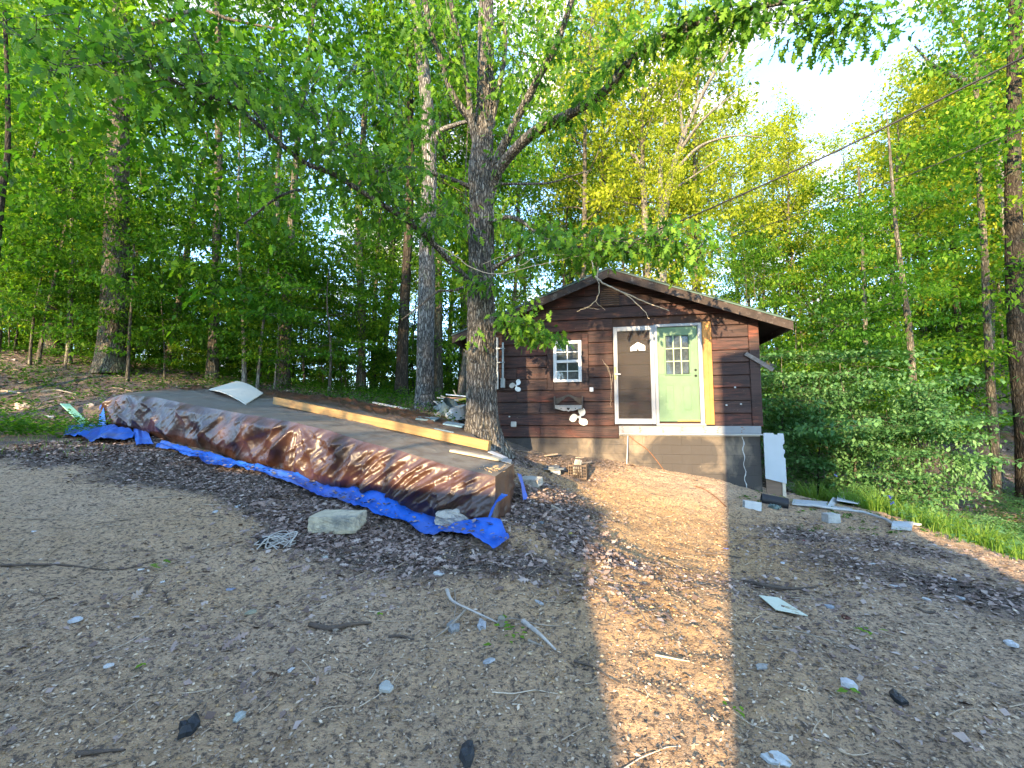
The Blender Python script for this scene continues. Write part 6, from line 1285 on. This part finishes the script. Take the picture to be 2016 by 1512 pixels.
# grass and weeds
def blades(name, n, fn, box, seed, h0, h1, w, m_, label, curve=.5):
    x, y, z, g = scatter_pts(n, fn, box, seed); k = free(x, y); x, y, z = x[k], y[k], z[k]; n = len(x)
    a = g.random(n) * 6.283; h = (h0 + (h1 - h0) * g.random(n) ** 1.6) * (.8 + .9 * vnoise(x, y, .6, 98)); d = np.stack([np.cos(a), np.sin(a), 0 * a], -1); sd_ = np.stack([-np.sin(a), np.cos(a), 0 * a], -1); B = np.stack([x, y, z - .01], -1)
    rows = []
    for t, ww in ((0, 1), (.45, .8), (.8, .45), (1, .05)):
        c = B + np.array([0, 0, 1.]) * (h * t * (1 - .25 * curve * t))[:, None] + d * (h * curve * t * t)[:, None]; rows += [c + sd_ * w * ww * .5, c - sd_ * w * ww * .5]
    V = np.stack(rows, 1).reshape(-1, 3); b = np.arange(n)[:, None] * 8; F = np.concatenate([b + np.array([0, 1, 3, 2]), b + np.array([2, 3, 5, 4]), b + np.array([4, 5, 7, 6])])
    return tag(link(name, mesh_np(name, V, F, {'lv': np.repeat(g.random(n), 8)}), m_), label, None, None, 'stuff')
crest = lambda x, y: np.clip((x - np.interp(y, [3, 4.5, 5.5, 7.2, 9, 12], [5.2, 5.75, 6.1, 6.5, 7.3, 8.3])) * 1.6, 0, 1)
rightz = lambda x, y: crest(x, y) * np.clip((15 - y) / 3, 0, 1) * (.5 + vnoise(x, y, .8, 91))
blades('grass', 40000, lambda x, y: rightz(x, y) * 2.4 * np.clip(vnoise(x, y, .5, 97) + .25, 0, 1) * np.exp(-np.clip(x - 8.8, 0, 9) / 2.0), (4.8, 16, 3.0, 13), 61, .14, .52, .013, GRASS, 'long green grass on the bank falling away right of the cabin')
blades('weed_grass', 9000, lambda x, y: np.clip((vnoise(x, y, 1.4, 92)) * 2, 0, 1) * np.clip((y - 6.5 - .25 * (x + 6)) / 2, 0, 1), (-18, -3, 6, 14), 62, .06, .18, .008, GRASS, 'short grass tufts at the left woodland edge')
def weeds(name, n, fn, box, seed, h, size, m_, label, per=9):
    x, y, z, g = scatter_pts(n, fn, box, seed); k = free(x, y); x, y, z = x[k], y[k], z[k]; n = len(x); hh = h * (.4 + g.random(n)); C = []; 
    P = np.repeat(np.stack([x, y, z], -1), per, axis=0); t = np.tile(np.linspace(.2, 1, per), n); C = P + g.normal(size=P.shape) * np.array([.07, .07, .01]) * (h / .25); C[:, 2] += t * np.repeat(hh, per)
    a = g.random(len(C)) * 6.283; D = np.stack([np.cos(a), np.sin(a), .1 - .3 * g.random(len(C))], -1); U = rndunit(len(C), g) * .35 + np.array([0, 0, 1.])
    me = leaves_mesh(name, C, D, U, size * (.6 + .8 * g.random(len(C))), np.clip(np.repeat(g.random(n), per) * .6 + .4 * g.random(len(C)), 0, 1), 'diamond', .6, .3); return tag(link(name, me, m_), label, None, None, 'stuff')
weeds('ground_cover', 6000, lambda x, y: rightz(x, y) * np.clip((x - 7.2) / 2, .12, 1), (5.4, 20, 3.5, 15), 71, .42, .085, LEAF_S, 'low leafy undergrowth covering the right hand bank')
weeds('woodland_seedlings', 3800, lambda x, y: np.clip((y - 8.2 - .15 * (x + 8)) / 3, 0, 1) * (.3 + 1.6 * np.clip(vnoise(x, y, 1.6, 93), 0, 1)), (-24, 1, 7, 20), 72, .28, .085, LEAF_W, 'seedlings and low plants on the floor of the left woods')
weeds('woodland_seedlings', 1600, lambda x, y: np.clip((x - 9) / 3, 0, 1) * .35, (9, 30, 9, 26), 73, .3, .09, LEAF_W, 'scattered seedlings on the dark right hand bank')
weeds('soil_weeds', 90, lambda x, y: .5 + 0 * x, (4.2, 6.6, 6.5, 8.8), 74, .06, .04, LEAF_W, 'tiny green weeds on the soil below the cabin corner')
weeds('edge_weeds', 260, lambda x, y: .5 + 0 * x, (-11.5, -8.5, 7.2, 9.4), 75, .30, .08, LEAF_W, 'leafy weeds around the mint green strip', 12)
# small countable plants
def sprig(px, py, n, size, label, name='sprig', m_=LEAF_O, sp=.05, shape='oak'):
    p = GP(px, py); g = np.random.default_rng(int(px)); e = empty(name, (p[0], p[1], gt1(p[0], p[1])), 0, label, 'leaves')
    C = g.normal(size=(n, 3)) * sp; C[:, 2] = np.abs(C[:, 2]) * .5 + .02; a = g.random(n) * 6.283; D = np.stack([np.cos(a), np.sin(a), .2 * g.random(n)], -1); U = rndunit(n, g) * .3 + np.array([0, 0, 1.]); z_ = size * (.6 + .6 * g.random(n))
    for q in range(n): link('leaf', leaves_mesh('leaf', C[q:q + 1], D[q:q + 1], U[q:q + 1], z_[q:q + 1], .6 + .4 * g.random(1), shape, .6, .2), m_, e)
    return e
sprig(298, 1124, 5, .09, 'bright green lobed leaf sprig on the left foreground soil'); sprig(1012, 1262, 14, .055, 'dark green grassy sprig beside the roots', sp=.06, shape='diamond')
sprig(1706, 1252, 8, .05, 'small green sprig low on the right bank', sp=.04, shape='diamond'); sprig(1440, 1415, 6, .045, 'small green weed at the right of the sunlit strip', sp=.04, shape='diamond'); sprig(748, 1212, 2, .04, 'single small green leaf at the end of the curved vine', sp=.01, shape='diamond')
sprig(1668, 1372, 3, .06, 'pale green leaf above the white paper on the right bank', shape='diamond', sp=.02); sprig(278, 1318, 2, .05, 'pale green leaf in the left foreground', shape='diamond', sp=.01)
# blue flowers on stalks in the grass
IRIS = plain('violet_blue_petal', (.10, .09, .50), .6, .2, 30)
for k, (px, py, Y) in enumerate(((1752, 980, 7.6), (1757, 992, 7.5), (1645, 937, 9.3))):
    top_ = W(px, py, Y); z = g1(top_[0], top_[1]); f_ = empty('flower', (top_[0], top_[1], z), k * 1.3, ['violet blue flower, upper of the two in the grass right of the heap', 'violet blue flower, lower of the two in the grass right of the heap', 'violet blue flower in the grass below the thicket'][k], 'flower', 'violet flowers in the grass')
    hh = top_[2] - z; MB().tube([(0, 0, 0), (.02, .01, hh * .5), (0, 0, hh)], [.004, .004, .003], 5).build('stem', GRASS, f_)
    for q in range(6):
        a = q * 1.047; r = .045; el = .5 if q % 2 else -.4
        MB().add([(0, 0, hh), (r * .6 * math.cos(a - .5), r * .6 * math.sin(a - .5), hh + .02 + el * .03), (r * 1.2 * math.cos(a), r * 1.2 * math.sin(a), hh + el * .05), (r * .6 * math.cos(a + .5), r * .6 * math.sin(a + .5), hh + .02 + el * .03)], [(0, 1, 2, 3)]).build('petal', IRIS, f_)
# ---------------------------------------------------------------- behind the camera: unseen buildings and trees, added to cast the long shadows
SV = np.array([SX, SY]); QV = np.array([SY, -SX])
def behind(q, a): p = QV * q + SV * a; return (p[0], p[1])
HW = plain('caster_siding', (.34, .34, .32), .8, .1, 4)
def shade_building(q0, q1, a0, a1, h, label, ridge=.9):
    c = behind(q0, a0); e = empty('shadow_caster', (c[0], c[1], -.2), math.atan2(QV[1], QV[0]), label, 'shade_building'); w = q1 - q0; d = a1 - a0
    MB().box(0, 0, 0, w, d, h).build('wall', HW, e)
    MB().prism([(-.0, h), (w, h), (w, h + .05), (w / 2, h + ridge), (-.0, h + .05)], -.1, d + .1).build('roof', FASCIA, e)
    MB().box(w * .4, d - .0, .2, w * .4 + .9, d + .03, 2.2).build('door', WHITEP, e)
shade_building(-.02, 2.6, -12, -5, 6.6, 'tall narrow grey shadow caster in house form, added behind the camera', .4)  # added blocker; its side wall throws the straight right shadow edge
c_ = behind(-15, -13); sh_e = empty('shadow_caster', (c_[0], c_[1], 0), math.atan2(QV[1], QV[0]), 'long low grey shadow caster in shed form with sloping roof end, added behind the camera', 'shade_building')
pf = [(0, -.3), (14.55, -.3), (14.58, 2.05), (13.3, 3.5), (12.2, 3.45), (0, 3.45)]  # added blocker, roof slope shaped to the left shadow edge of the sunlit strip
MB().prism([(a, b_ - .06) if b_ > 0 else (a, b_) for a, b_ in pf], 0, 5.4).build('wall', HW, sh_e); MB().prism([(14.65, 2.0), (14.68, 2.06), (13.3, 3.56), (12.2, 3.51), (-.1, 3.51), (-.1, 3.45), (12.2, 3.45), (13.3, 3.5)], -.1, 5.5).build('roof', FASCIA, sh_e); MB().box(6, 5.4, .1, 6.9, 5.44, 2.1).build('door', WHITEP, sh_e)
for k, (q, a, h_) in enumerate(((9.5, -14, 17), (12, -16, 19), (16, -15, 18), (6.5, -22, 21), (10.5, -22, 20), (14.5, -24, 20), (20, -20, 20), (-11, -18, 17), (-14.5, -16, 18), (-18, -20, 18), (-12.5, -26, 22), (-24, -24, 20), (24, -16, 19), (29, -20, 20), (-8.2, -15, 18), (-9.5, -19, 19),
        (-7.5, -26, 22), (-10, -32, 22))):
    x, y = behind(q, a); put_tree(TALL[k % 4], x, y, h_ * .85, None, 'forest_tree', 'tall tree standing behind the camera', 'trees behind the camera', wide=1.15) if q < -20 or q > 2 or h_ < 0 else put_tree(TALL[k % 4], x, y, h_ * .72, None, 'forest_tree', 'tall tree standing behind the camera', 'trees behind the camera', wide=1.4)
for k, (q, a, h_) in enumerate(((-3.9, -14.5, 11), (-6.2, -16, 11.5), (-2.8, -19, 13.2), (-5.0, -22, 13.5))):  # added out of view, crown heights chosen to dapple wall and gable
    x, y = behind(q, a); put_tree(HIGH[0], x, y, h_, None, 'forest_tree', 'unseen high crowned tree added behind the camera to shade the cabin wall', 'high crowned shade trees added behind the camera')
